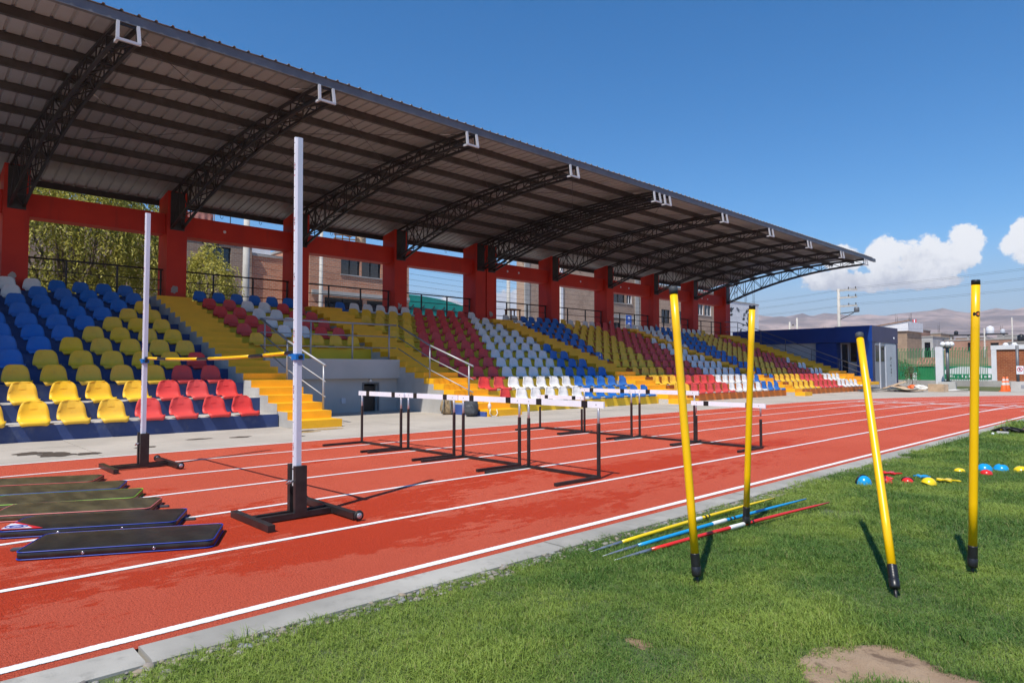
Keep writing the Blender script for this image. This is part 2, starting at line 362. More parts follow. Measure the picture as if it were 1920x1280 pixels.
    def mesh(s, name, mats):
        me = bpy.data.meshes.new(name); me.from_pydata(s.v, [], s.f)
        for q in ([mats] if isinstance(mats, str) else mats): me.materials.append(MATS[q])
        me.polygons.foreach_set('material_index', s.m); me.polygons.foreach_set('use_smooth', s.sm); me.update(); return me
    def build(s, name, mats, parent=None): return inst(name, s.mesh(name, mats), parent)
def inst(name, me, parent=None, loc=None, rot=None, local=False):
    o = bpy.data.objects.new(name, me); COL.objects.link(o)
    if loc is not None: o.location = loc
    if rot is not None: o.rotation_euler = rot
    if parent is not None:
        o.parent = parent
        if not local: o.matrix_parent_inverse = base_inv(parent)
    return o
def base_inv(p):
    L = Matrix.LocRotScale(p.location, p.rotation_euler, p.scale)
    if p.parent is None: return L.inverted()
    return (Matrix.LocRotScale(p.parent.location, p.parent.rotation_euler, p.parent.scale) @ p.matrix_parent_inverse @ L).inverted()
def tag(o, label, cat, group=None):
    o['label'] = label; o['category'] = cat
    if group: o['group'] = group
    return o
def thing(name, label, cat, loc=(0, 0, 0), rotz=0., group=None):
    o = bpy.data.objects.new(name, None); COL.objects.link(o); o.location = loc; o.rotation_euler = (0, 0, rotz); o.empty_display_size = .1
    return tag(o, label, cat, group)
def struct(o, kind='structure', label=None):
    o['kind'] = kind
    if label: o['label'] = label
    return o
def attr(me, name, vals, domain='POINT'):
    a_ = me.attributes.new(name, 'FLOAT', domain); a_.data.foreach_set('value', np.asarray(vals, dtype=np.float32))
def vn(x, y, z, s=1.): return mnoise.noise(Vector((x * s, y * s, z * s)))
ORD = ['zeroth', 'first', 'second', 'third', 'fourth', 'fifth', 'sixth', 'seventh', 'eighth', 'ninth', 'tenth', 'eleventh', 'twelfth', 'thirteenth', 'fourteenth', 'fifteenth', 'sixteenth', 'seventeenth']
CARD = ['zero', 'one', 'two', 'three', 'four', 'five', 'six', 'seven', 'eight', 'nine', 'ten', 'eleven', 'twelve', 'thirteen', 'fourteen', 'fifteen', 'sixteen', 'seventeen']

# ------------------------------------------------------------------ ground, track, grass
Y0 = 23.0; XC = 19.3                     # the straight ends at Y0, the bend turns about (XC, Y0)
def path(x, y_start=-14., n=36, turn=115):
    """points of the track line that runs at X = x along the straight and then round the bend"""
    r_ = XC - x
    pts = [(x, y_start + (Y0 - y_start) * i / 12) for i in range(13)]
    pts += [(XC - r_ * math.cos(R(turn) * i / n), Y0 + r_ * math.sin(R(turn) * i / n)) for i in range(1, n + 1)]
    return pts
def strip(xa, xb, z, **k):
    a_, b_ = path(xa, **k), path(xb, **k); n = len(a_)
    return MB().add([(x, y, z) for x, y in a_] + [(x, y, z) for x, y in b_], [(i, n + i, n + i + 1, i + 1) for i in range(n - 1)])
struct(MB().add([(-4000, -4000, -.09), (4000, -4000, -.09), (4000, 4000, -.09), (-4000, 4000, -.09)], [(0, 1, 2, 3)]).build('ground', 'dusty_ground'))
XO = -10.72; X1 = -3.42
struct(strip(XO, X1 + .13, 0.).build('running_track', 'track_rubber'))
apron = struct(MB().box(-27, -14.6, -16, 47.5, -.08, -.012).build('paved_apron', 'apron_concrete'))
# the apron in front of the stand is cast in slabs with open joints
ys = [-16 + 3.05 * i for i in range(22)]
for i in range(len(ys) - 1):
    for (xa, xb) in ((-14.6, -12.66), (-12.645, -10.66)):
        me = MB().box(xa, xb, ys[i] + .008, min(ys[i + 1], 50), -.08, -.004 + rng.uniform(-.002, .002))
        inst('paving_slab', me.mesh('paving_slab', 'apron_concrete'), apron)
struct(MB().box(-10.659, 6, 26, 50, -.08, -.006).build('far_pavement', 'apron_concrete'))
def paint_line(x, w_, y_start=-14., straight_to=None, z=.004, name='lane_line'):
    n = 5; rows = []
    base = [(x, y_start + (straight_to - y_start) * i / 30) for i in range(31)] if straight_to else path(x, y_start)
    m_ = MB(); vals = []
    offs = (-w_ * .62, -w_ * .42, 0, w_ * .42, w_ * .62); ev = (.0, .75, 1., .75, .0)
    vv = []
    for j, (px, py) in enumerate(base):
        q0 = base[max(j - 1, 0)]; q1 = base[min(j + 1, len(base) - 1)]; d = Vector((q1[0] - q0[0], q1[1] - q0[1])).normalized(); nn = (d.y, -d.x)
        for o, e in zip(offs, ev): vv.append((px + nn[0] * o, py + nn[1] * o, z)); vals.append(e)
    ff = [(j * n + k, j * n + k + 1, (j + 1) * n + k + 1, (j + 1) * n + k) for j in range(len(base) - 1) for k in range(n - 1)]
    m_.add(vv, ff); o = m_.build(name, 'line_paint'); attr(o.data, 'edge', vals); return struct(o)
for k in range(7):
    paint_line(X1 - 1.22 * k if k < 6 else XO + .045, .050 if k else .060)
for k in range(1, 6):
    paint_line(X1 - 1.22 * k, .05, 12., 28.2, .0075, 'lane_line')
def mark(x0, x1, y0, y1, z=.0105):
    m_ = MB(); m_.add([(x0, y0, z), (x1, y0, z), (x1, y1, z), (x0, y1, z), ((x0 + x1) / 2, (y0 + y1) / 2, z)], [(0, 1, 4), (1, 2, 4), (2, 3, 4), (3, 0, 4)])
    o = m_.build('start_mark', 'line_paint'); attr(o.data, 'edge', [.45] * 4 + [1.]); struct(o)
for k in range(5):
    xc = X1 - 1.22 * k - .61; mark(xc - .46, xc + .46, 26.95, 27.25); mark(xc - .62, xc + .62, 28.15, 28.22); mark(xc + .1, xc + .5, 24.4, 24.5)
# damp stains on the apron
def blot(cx, cy, rx, ry, z, seed, n=34, rot=0., amp=.5):
    pts = []
    for i in range(n):
        a_ = 2 * math.pi * i / n; q = 1 + amp * vn(math.cos(a_) * 1.6 + seed, math.sin(a_) * 1.6, seed * 1.7) + .35 * amp * vn(math.cos(a_) * 5 + seed, math.sin(a_) * 5, 3.1)
        x, y = rx * q * math.cos(a_), ry * q * math.sin(a_); pts.append((cx + x * math.cos(rot) - y * math.sin(rot), cy + x * math.sin(rot) + y * math.cos(rot), z))
    return MB().add(pts, [tuple(range(n))])
for i, (cx, cy, rx, ry, m_) in enumerate([(-11.9, 1.62, .22, .20, 'stain_brown'), (-11.5, 1.85, .30, .22, 'stain_brown'), (-11.35, 2.2, .14, .18, 'stain_brown'), (-11.65, 3.05, .10, .16, 'stain_brown'),
        (-12.35, 4.1, .10, .2, 'stain_brown'), (-12.2, 4.75, .12, .18, 'stain_brown'), (-12.55, 6.15, .10, .24, 'stain_brown'), (-12.62, 6.75, .14, .3, 'stain_ochre'), (-12.3, 6.1, .10, .3, 'stain_ochre'), (-11.3, .95, .25, .2, 'stain_ochre'), (-11.62, 5.6, .07, .12, 'stain_brown')]):
    struct(blot(cx, cy, rx, ry, .0, i * 3.7).build('damp_stain', m_))
# kerb stones along the inner edge of the track
kerb = None; kx0, kx1 = X1 + .125, X1 + .335
def kerb_piece(pts0, pts1):
    n = len(pts0); v = []
    for (a_, b_) in zip(pts0, pts1):
        v += [(a_[0], a_[1], -.12), (a_[0], a_[1], .008), (a_[0] * .93 + b_[0] * .07, a_[1] * .93 + b_[1] * .07, .014), (a_[0] * .06 + b_[0] * .94, a_[1] * .06 + b_[1] * .94, .013), (b_[0], b_[1], .004), (b_[0], b_[1], -.12)]
    f = [(i * 6 + k, (i + 1) * 6 + k, (i + 1) * 6 + (k + 1) % 6, i * 6 + (k + 1) % 6) for i in range(n - 1) for k in range(6)]
    return MB().add(v, f + [tuple(range(5, -1, -1)), tuple((n - 1) * 6 + k for k in range(6))])
joints = [-7.2, -4.4, -1.75, .84, 3.42, 6.1, 8.8, 11.5, 14.2, 16.9, 19.6, 22.95]
kerb = struct(kerb_piece([(kx0, -14), (kx0, -7.21)], [(kx1, -14), (kx1, -7.21)]).build('track_kerb', 'kerb_concrete'))
for a_, b_ in zip(joints[:-1], joints[1:]):
    g_ = .012; n = 7; yy = [a_ + g_ + (b_ - a_ - 2 * g_) * i / (n - 1) for i in range(n)]
    dx = [rng.uniform(-.004, .004) for _ in yy]
    inst('kerb_stone', kerb_piece([(kx0 + d, y) for d, y in zip(dx, yy)], [(kx1 + d, y) for d, y in zip(dx, yy)]).mesh('kerb_stone', 'kerb_concrete'), kerb)
ia, ib = path(kx0, 22.97)[12:], path(kx1, 22.97)[12:]
inst('kerb_stone', kerb_piece(ia, ib).mesh('kerb_stone', 'kerb_concrete'), kerb)
# turf soil
gp = path(kx1 - .02); n = len(gp)
soil_bm = MB().add([(x, y, -.008) for x, y in gp] + [(46, gp[-1][1], -.008), (46, -14, -.008)], [tuple(reversed(range(n + 2)))])
struct(soil_bm.build('turf_soil', 'turf_soil'))
DIRT = [(-1.24, 2.86), (-1.22, 3.02), (-1.12, 3.17), (-1.0, 3.28), (-.86, 3.20), (-.74, 3.16), (-.58, 3.18), (-.46, 2.95), (-.5, 2.6), (-.72, 2.42), (-.98, 2.45), (-1.1, 2.66)]
def inpoly(x, y, poly):
    c_ = False; j = len(poly) - 1
    for i in range(len(poly)):
        if (poly[i][1] > y) != (poly[j][1] > y) and x < (poly[j][0] - poly[i][0]) * (y - poly[i][1]) / (poly[j][1] - poly[i][1]) + poly[i][0]: c_ = not c_
        j = i
    return c_
dm = MB(); v = []; nX = 44
for i in range(nX + 1):
    for j in range(nX + 1):
        x = -1.36 + 1.0 * i / nX; y = 2.3 + 1.1 * j / nX
        ed = 0. if i in (0, nX) or j in (0, nX) else 1.
        if not inpoly(-.86 + (x + .86) * .93, 2.86 + (y - 2.86) * .93, DIRT): ed = .2
        v.append((x, y, -.04 + ed * (.040 + .012 * vn(x, y, 0, 9) + .006 * vn(x, y, 2, 30))))
dm.add(v, [(i * (nX + 1) + j, (i + 1) * (nX + 1) + j, (i + 1) * (nX + 1) + j + 1, i * (nX + 1) + j + 1) for i in range(nX) for j in range(nX)], 0, True)
struct(dm.build('bare_earth', 'soil'))
d2 = blot(-1.81, 2.5, .07, .05, -.004, 4.4); struct(d2.build('bare_earth', 'soil'))
# gravel strip
gm = MB(); vals = []
ico = bmesh.new(); bmesh.ops.create_icosphere(ico, subdivisions=2, radius=1.); iv = [v_.co.copy() for v_ in ico.verts]; iff = [tuple(v_.index for v_ in f.verts) for f in ico.faces]; ico.free()
gr = random.Random(11)
def pebble(x, y, z, s_):
    sx_, sy_, sz_ = s_ * gr.uniform(.8, 1.3), s_ * gr.uniform(.8, 1.3), s_ * gr.uniform(.4, .75); sd = gr.uniform(0, 99); an = gr.uniform(0, 6.3); c_, s2 = math.cos(an), math.sin(an); vs_ = []
    for p in iv:
        q = 1 + .5 * vn(p.x + sd, p.y, p.z, 1.3); a_, b_, d_ = p.x * sx_ * q, p.y * sy_ * q, p.z * sz_ * q
        vs_.append((x + a_ * c_ - b_ * s2, y + a_ * s2 + b_ * c_, z + d_))
    gm.add(vs_, iff, 0, True); vals.extend([gr.random()] * len(vs_))
for i in range(1900):
    y = -1 + 11.5 * (i / 1900) ** 1.3; pebble(kx1 + gr.uniform(.005, .15) * (1 + .5 * vn(y, 0, 0, .9)), y, -.006 + gr.uniform(-.004, .008), gr.choice((.007, .009, .011, .013, .019)) * gr.uniform(.8, 1.2) * (1 + .05 * max(0, y - 3)))
o = gm.build('gravel', 'pebble'); attr(o.data, 'rnd', vals); struct(o, 'stuff', 'loose grey and tan pebbles between kerb and lawn')

# lawn: small tufts of blades instanced over the turf
def tuft(name, nb, rad, hmin, hmax, wid, seed):
    r_ = np.random.RandomState(seed); vv = []; ff = []; rv = []
    for b_ in range(nb):
        a_ = r_.uniform(0, 6.283); q = rad * math.sqrt(r_.uniform()); bx, by = q * math.cos(a_), q * math.sin(a_)
        h_ = r_.uniform(hmin, hmax); th = r_.uniform(0, 6.283); ln = r_.uniform(.35, 1.5) * h_; dx, dy = math.cos(th), math.sin(th); wx, wy = -dy * wid / 2, dx * wid / 2
        if r_.uniform() < .5: wx, wy = wx * .8 + dx * wid * .2, wy * .8 + dy * wid * .2
        o_ = len(vv)
        vv += [(bx - wx, by - wy, -.012), (bx + wx, by + wy, -.012), (bx + dx * ln * .28 + wx * .9, by + dy * ln * .28 + wy * .9, h_ * .6), (bx + dx * ln * .28 - wx * .9, by + dy * ln * .28 - wy * .9, h_ * .6), (bx + dx * ln, by + dy * ln, h_ * r_.uniform(.8, 1.))]
        ff += [(o_, o_ + 1, o_ + 2, o_ + 3), (o_ + 3, o_ + 2, o_ + 4)]; rv += [r_.uniform()] * 5
    me = bpy.data.meshes.new(name); me.from_pydata(vv, [], ff); me.materials.append(MATS['grass_blade']); attr(me, 'rnd', rv); me.update(); return me
tcol = bpy.data.collections.new('grass_tufts')
for i in range(9):
    tcol.objects.link(bpy.data.objects.new('grass_tuft', tuft('grass_tuft', 80, .065, .014, .040, .0027, i)))
ng = bpy.data.node_groups.new('scatter_tufts', 'GeometryNodeTree')
ng.interface.new_socket('Geometry', in_out='INPUT', socket_type='NodeSocketGeometry'); ng.interface.new_socket('Geometry', in_out='OUTPUT', socket_type='NodeSocketGeometry')
gi = ng.nodes.new('NodeGroupInput'); go = ng.nodes.new('NodeGroupOutput'); iop = ng.nodes.new('GeometryNodeInstanceOnPoints')
ci = ng.nodes.new('GeometryNodeCollectionInfo'); ci.inputs[0].default_value = tcol; ci.inputs['Separate Children'].default_value = True; ci.inputs['Reset Children'].default_value = True
iop.inputs['Pick Instance'].default_value = True
na = ng.nodes.new('GeometryNodeInputNamedAttribute'); na.data_type = 'FLOAT_VECTOR'; na.inputs['Name'].default_value = 'rot'
nb_ = ng.nodes.new('GeometryNodeInputNamedAttribute'); nb_.data_type = 'FLOAT_VECTOR'; nb_.inputs['Name'].default_value = 'scl'
ng.links.new(gi.outputs[0], iop.inputs['Points']); ng.links.new(ci.outputs[0], iop.inputs['Instance'])
ng.links.new(na.outputs[0], iop.inputs['Rotation']); ng.links.new(nb_.outputs[0], iop.inputs['Scale']); ng.links.new(iop.outputs[0], go.inputs[0])
def scatter(name, pts, scl, mat_label):
    me = bpy.data.meshes.new(name); me.from_pydata(pts, [], []); n_ = len(pts); r_ = np.random.RandomState(5)
    ra = np.zeros((n_, 3), np.float32); ra[:, 0] = r_.normal(0, .08, n_); ra[:, 1] = r_.normal(0, .08, n_); ra[:, 2] = r_.uniform(0, 6.283, n_)
    a_ = me.attributes.new('rot', 'FLOAT_VECTOR', 'POINT'); a_.data.foreach_set('vector', ra.ravel())
    s_ = np.asarray(scl, np.float32).reshape(n_, 3); a_ = me.attributes.new('scl', 'FLOAT_VECTOR', 'POINT'); a_.data.foreach_set('vector', s_.ravel())
    o = bpy.data.objects.new(name, me); COL.objects.link(o); md = o.modifiers.new('tufts', 'NODES'); md.node_group = ng
    return struct(o, 'stuff', mat_label)
pts = []; scl = []; gr = random.Random(21)
def edge_x(y): 
    if y < Y0: return kx1
    r_ = XC - kx1; return XC - math.sqrt(max(0, r_ * r_ - (y - Y0) ** 2))
def sow(ya, yb, step, s0, xr):
    y = ya
    while y < yb:
        xe = edge_x(y) + .03 + .07 * (.5 + vn(y, 1, 0, 2.2)); x = xe
        while x < xr:
            px, py = x + gr.uniform(-.5, .5) * step, y + gr.uniform(-.5, .5) * step
            if px < xe - .02: x += step; continue
            q = vn(px, py, 3, 1.4); wob = (px + .035 * vn(px, py, 7, 9), py + .035 * vn(px, py, 5, 9))
            tuf = math.hypot((wob[0] + .82) / .19, (wob[1] - 2.78) / .15) < 1
            if not tuf and inpoly(-.86 + (wob[0] + .86) * 1.16, 2.86 + (wob[1] - 2.86) * 1.16, DIRT): x += step; continue
            if not tuf and inpoly(-.86 + (wob[0] + .86) * .94, 2.86 + (wob[1] - 2.86) * .94, DIRT) and gr.random() < .72: x += step; continue
            if math.hypot((px + 1.81) / .07, (py - 2.5) / .045) < 1: x += step; continue
            if math.hypot((px + 2.0) / .5, (py - 6.0) / .3) < 1 and gr.random() < .3: x += step; continue
            h_ = s0 * gr.uniform(.75, 1.25) * (1 + .3 * q); hz = h_ * (.75 + .75 * max(0, vn(px, py, 9, 1.7)) + .35 * vn(px, py, 4, 6)) * (1.6 if gr.random() < .02 else 1)
            if math.hypot((wob[0] + .82) / .19, (wob[1] - 2.78) / .15) < 1: hz *= 1.5
            pts.append((px, py, -.009)); scl.append((h_, h_, hz)); x += step
        y += step
sow(.3, 5.6, .050, 1.0, .9)
sow(5.6, 10.5, .068, 1.25, 1.2)
sow(10.5, 17, .11, 1.8, 1.8)
sow(17, 31, .2, 3.0, 6.)
scatter('lawn_grass', pts, scl, 'short green lawn grass inside the running track')
struct(MB().add([(-14.4, 45.3, .004), (9, 45.3, .004), (9, 56.7, .004), (-14.4, 56.7, .004)], [(0, 1, 2, 3)]).build('far_lawn', 'far_turf'))
struct(MB().box(-36.5, -28.5, -30, 120, -.08, -.02).build('side_road', 'old_concrete'))

# ------------------------------------------------------------------ grandstand
def XR(r_): return -13.85 - .968 * (r_ - 1)
def ZR(r_): return .27 + .3235 * (r_ - 1)
def roof_z(x): return 8.14 - .011 * (x + 16) ** 2
def truss_zb(x): return 7.58 - .0185 * (x + 14.8) ** 2
stand = thing('grandstand', 'long covered grandstand with red columns, arched steel roof and painted concrete steps', 'grandstand', (-19, 20, 0))
SECT = {'A': (-7.0, 6.2, 1, 'paint_navy'), 'B': (7.26, 11.44, 6, 'paint_yellow'), 'C': (12.7, 20.45, 1, 'paint_yellow'),
        'D': (21.75, 30.95, 1, 'paint_orange'), 'E': (31.8, 41.1, 1, 'paint_orange')}
for key, (ya, yb, r0, pm) in SECT.items():
    for r_ in range(r0, 12):
        xb = XR(r_ + 1) if r_ < 11 else -25.2
        z0 = -.06 if key != 'B' else 1.0
        inst('terrace_step', MB().box(xb, XR(r_), ya, yb, z0, ZR(r_), [1, 1, 0, 0, 0, 1]).mesh('terrace_step', [pm, 'tread_concrete']), stand)
STAIRS = [(6.2, 7.26), (11.44, 12.7), (20.45, 21.75), (30.95, 31.8), (41.1, 43.9)]
for si, (ya, yb) in enumerate(STAIRS):
    for k in range(22):
        x1 = -12.98 - .47 * k; x0 = x1 - .47 if k < 21 else -25.2
        if x1 > XR(1) and si != 4:      # the projecting lowest steps keep clear of the block fronts
            a_, b_ = ya + .02, yb - .02
        else: a_, b_ = ya, yb
        if si == 4 and k < 2: continue
        zt_ = .162 * (k + 1); sp_ = MB().box(x0, x1, a_, b_, zt_ - .165, zt_, [1, 0, 1 if si == 0 else 0, 0, 0, 1]); sp_.box(x0, x1 - .002, a_ + .002, b_ - .002, -.06, zt_ - .165, 1) if k else None
        inst('stair_step', sp_.mesh('stair_step', ['paint_stair', 'wall_concrete']), stand)
# tunnel under the small block: slab, side paint, back wall, doorway
inst('tunnel_slab', MB().box(-18.7, -17.05, 7.262, 11.438, .96, 1.525).mesh('tunnel_slab', 'grey_wall_paint'), stand)
bw = MB().box(-17.35, -17.2, 7.262, 10.28, -.06, .955); bw.box(-17.35, -17.2, 10.28, 10.76, .80, .955); bw.box(-17.35, -17.2, 10.76, 11.438, -.06, .955); bw.box(-18.6, -18.5, 7.262, 11.438, -.06, .955)
inst('tunnel_wall', bw.mesh('tunnel_wall', 'grey_wall_paint'), stand)
door = inst('door', MB().box(-17.34, -17.3, 10.34, 10.71, -.01, .74).mesh('door', 'black_plastic'), stand)
df = MB(); df.box(-17.2, -17.17, 10.24, 10.28, 0, .84); df.box(-17.2, -17.17, 10.76, 10.80, 0, .84); df.box(-17.2, -17.17, 10.28, 10.76, .80, .84)
inst('door_frame', df.mesh('door_frame', 'steel_grey'), door)
inst('wall_lamp', MB().ball((-17.17, 10.5, .9), (.04, .05, .05)).mesh('wall_lamp', 'lamp_globe'), stand)
inst('switch_box', MB().box(-17.2, -17.16, 9.55, 9.68, .25, .40).mesh('switch_box', 'light_grey_paint'), stand)
inst('painted_base', MB().prism_y([(-14.95, 0), (-13.03, 0), (-13.03, .12), (-13.5, .12), (-13.5, .27), (-14.3, .27)], 11.4, 11.455).mesh('painted_base', 'paint_blue_base'), stand)
# columns
CY = [-6.3, -1.75, 2.71, 7.11, 11.57, 16.13, 20.68, 21.38, 25.94, 30.64, 35.29, 39.93, 44.3]
TY = [-6.3, -1.4, 3.25, 7.42, 11.9, 16.27, 21.0, 21.68, 26.05, 30.4, 34.75, 39.2, 42.95]
for i, y in enumerate(CY):
    hw = .315
    col_ = inst('column', MB().prism_y([(-24.95, 0), (-24.0, 0), (-24.0, roof_z(-24) - .19), (-24.95, roof_z(-24.95) - .19)], y - hw, y + hw).mesh('column', 'paint_red'), stand)
    inst('steel_plate', MB().box(-24.0, -23.975, y - .225, y + .225, 5.93, roof_z(-24) - .22).mesh('steel_plate', 'steel_dark'), col_)
    if i in (2, 3, 5, 7, 9, 10):
        pm = blot(0, 0, .10, .13, 0, i * 2.3, amp=.7); pm.v = [(-23.994, y - .05 + q[0], 3.92 + q[1]) for q in pm.v]
        inst('chipped_patch', pm.mesh('chipped_patch', 'old_concrete'), col_)
for i in range(len(CY) - 1):
    a_, b_ = CY[i] + .316, CY[i + 1] - .316
    if b_ - a_ < .3: continue
    bm_ = inst('tie_beam', MB().box(-24.8, -24.25, a_, b_, 5.8, 6.5).mesh('tie_beam', 'paint_red'), stand)
    for q in ((.35,) if i == 3 else (.25, .45) if i in (7, 9, 11) else (.5,) if i in (8, 10) else ()):
        yy = a_ + (b_ - a_) * q; d = MB(); d.lathe([(0, .012), (.05, .012), (.055, 0)], seg=14)
        d.v = [(-24.25 + z, yy + x, 6.15 + y_) for x, y_, z in d.v]; inst('round_light', d.mesh('round_light', 'white_paint'), bm_)
    # guard rail at the back of the top row
    gr_ = MB()
    for z, r_ in ((4.60, .03), (4.24, .016), (3.9, .016)): gr_.tube([(-24.4, a_, z), (-24.4, b_, z)], r_, 6)
    rail = inst('guard_rail', gr_.mesh('guard_rail', 'steel_dark'), stand)
    for q in (.27, .64, .985): inst('rail_post', MB().bar((-24.4, a_ + (b_ - a_) * q, 3.5), (-24.4, a_ + (b_ - a_) * q, 4.6), .05).mesh('rail_post', 'steel_dark'), rail)
# trusses
def truss(yc, yt):
    xs = [-24 + (9.72) * (i / 14) for i in range(15)]
    def P(x, s_, top): 
        q = (x + 24) / 9.72; return Vector((x, yc + (yt - yc) * q + s_ * .165, (roof_z(x) - .235) if top else truss_zb(x)))
    ch = MB()
    def chord(mb, s_, tp):
        for a_, b_ in zip(xs[:-1], xs[1:]): mb.bar(P(a_, s_, tp), P(b_ + .01, s_, tp), .065, .065)
        return mb
    chord(ch, -1, 0); chord(ch, 1, 0); ch.bar(P(xs[0], -1, 0), P(xs[0], 1, 0), .06); ch.bar(P(xs[-1], -1, 0), P(xs[-1], 1, 0), .06)
    tr_ = inst('roof_truss', ch.mesh('roof_truss', 'steel_dark'), stand)
    for s_ in (-1, 1): inst('upper_chord', chord(MB(), s_, 1).mesh('upper_chord', 'steel_dark'), tr_)
    wb = MB()
    for s_ in (-1, 1):
        for j in range(15):
            wb.bar(P(xs[j], s_, 0), P(xs[j], s_, 1), .028)
            if j < 14:
                if j % 2: wb.bar(P(xs[j], s_, 1), P(xs[j + 1], s_, 0), .028)
                else: wb.bar(P(xs[j], s_, 0), P(xs[j + 1], s_, 1), .028)
    for j in range(15):
        wb.bar(P(xs[j], -1, 0), P(xs[j], 1, 0), .028); wb.bar(P(xs[j], -1, 1), P(xs[j], 1, 1), .028)
        if j < 14: wb.bar(P(xs[j], -1 if j % 2 else 1, 0), P(xs[j + 1], 1 if j % 2 else -1, 0), .026)
    inst('web_bars', wb.mesh('web_bars', 'steel_dark'), tr_)
    eb = MB(); zt, zb = roof_z(-14.3) - .21, truss_zb(-14.28) - .05
    for s_ in (-1, 1): eb.bar((-14.22, yt + s_ * .175, zt), (-14.16, yt + s_ * .19, zb), .055, .055)
    eb.bar((-14.16, yt - .215, zb), (-14.16, yt + .215, zb), .05, .05); eb.bar((-14.16, yt - .19, zb - .01), (-14.34, yt - .19, zb), .05, .05)
    inst('end_bracket', eb.mesh('end_bracket', 'bracket_white'), tr_)
for yc, yt in zip(CY, TY): truss(yc, yt)
YA, YB = -8.0, 44.75
PX = [-15.55, -16.82, -18.1, -19.4, -20.7, -22.0, -23.3]
for x in PX:
    inst('purlin', MB().box(x - .05, x + .05, YA + .05, YB - .05, roof_z(x) - .19, roof_z(x) - .012).mesh('purlin', 'steel_brown'), stand)
    
inst('eave_beam', MB().box(-14.33, -14.23, YA, YB - .02, roof_z(-14.25) - .2, roof_z(-14.25) - .012).mesh('eave_beam', 'steel_grey'), stand)
inst('back_beam', MB().box(-25.38, -25.3, YA, YB - .02, roof_z(-25.34) - .2, roof_z(-25.34) - .014).mesh('back_beam', 'steel_dark'), stand)
# ribbed roof sheets
pitch = .305; xs = [-14.19 - (25.52 - 14.19) * i / 15 for i in range(16)]
prof = []
for k in range(3):
    y = k * pitch; prof += [(y, 0), (y + .11, 0), (y + .13, .038), (y + .165, .038), (y + .185, 0)]
prof += [(3 * pitch, 0), (3 * pitch + .02, .001)]
rs = MB(); n = len(prof)
rs.add([(x, py, roof_z(x) + pz) for x in xs for py, pz in prof], [(i * n + k, i * n + k + 1, (i + 1) * n + k + 1, (i + 1) * n + k) for i in range(15) for k in range(n - 1)])
rme = rs.mesh('roof_sheet', 'roof_sheet')
k = 0; y = YA
while y + 3 * pitch < YB + .1:
    o = inst('roof_sheet', rme, None, (0, y, .004 * (k % 2))); o.parent = stand; o.matrix_parent_inverse = base_inv(stand); y += 3 * pitch; k += 1
# bracing cables and hooks
for i in range(2, len(CY) - 1):
    if CY[i + 1] - CY[i] < 1: continue
    for (xa, xb) in ((-14.5, -18.1), (-18.1, -21.9)):
        for (p_, q_) in ((0, 1), (1, 0)):
            fa = lambda x, j: CY[j] + (TY[j] - CY[j]) * (x + 24) / 9.72 + (.25 if j == i else -.25)
            ya_, yb_ = (fa(xa, i), fa(xb, i + 1)) if p_ == 0 else (fa(xa, i + 1), fa(xb, i))
            pa, pb = Vector((xa, ya_, roof_z(xa) - .25)), Vector((xb, yb_, roof_z(xb) - .25)); pm = (pa + pb) / 2 - Vector((0, 0, .03))
            c_ = inst('brace_cable', MB().tube([pa, pm, pb], .007, 5).mesh('brace_cable', 'steel_dark'), stand)
            q0 = pa + (pb - pa) * (.04 if p_ else .05); inst('turnbuckle', MB().tube([q0, q0 + (pb - pa).normalized() * .3], .014, 6).mesh('turnbuckle', 'grey_tube'), c_)
    for q in (.12, .42, .75):
        y = CY[i] + (CY[i + 1] - CY[i]) * q; z = roof_z(-25.35) - .2
        inst('gutter_hook', MB().tube([(-25.33, y, z), (-25.33, y + .01, z - .09), (-25.33, y + .06, z - .13), (-25.33, y + .1, z - .09), (-25.33, y + .1, z - .04)], .009, 5).mesh('gutter_hook', 'steel_dark'), stand)
# hand rails of the stairs by the tunnel
def rail_run(name, tops, posts, m_='pipe_grey', drops=(0, .36, .7), rad=(.027, .015, .015)):
    mb = MB()
    for d_, r_ in zip(drops, rad): mb.tube([(x, y, z - d_) for x, y, z in tops], r_, 8)
    o = inst(name, mb.mesh(name, m_), stand)
    for (x, y, z0, z1) in posts: inst('rail_post', MB().tube([(x, y, z0), (x, y, z1)], .024, 8).mesh('rail_post', m_), o)
rail_run('hand_rail', [(-17.2, 7.18, 2.56), (-15.58, 7.18, 1.93), (-13.62, 7.18, 1.31)], [(-13.72, 7.18, .32, 1.32), (-15.58, 7.18, .95, 1.92)])
rail_run('hand_rail', [(-17.2, 7.2, 2.565), (-17.2, 11.4, 2.575)], [(-17.2, 7.3, 1.5, 2.56), (-17.2, 8.6, 1.5, 2.56), (-17.2, 9.9, 1.5, 2.56), (-17.2, 11.15, 1.5, 2.56)])
rail_run('hand_rail', [(-17.2, 11.48, 2.57), (-15.57, 11.48, 1.92), (-13.62, 11.48, 1.31)], [(-13.8, 11.48, .3, 1.33), (-15.57, 11.48, .96, 1.9)])
rail_run('hand_rail', [(-24.0, 43.8, 4.62), (-23.0, 43.8, 4.55), (-14.5, 43.8, 1.22)], [(-23.0, 43.8, 3.5, 4.5), (-21.3, 43.8, 2.9, 3.88), (-19.6, 43.8, 2.25, 3.2), (-17.9, 43.8, 1.7, 2.5), (-16.2, 43.8, 1.1, 1.9), (-14.7, 43.8, .6, 1.3)], 'steel_grey')

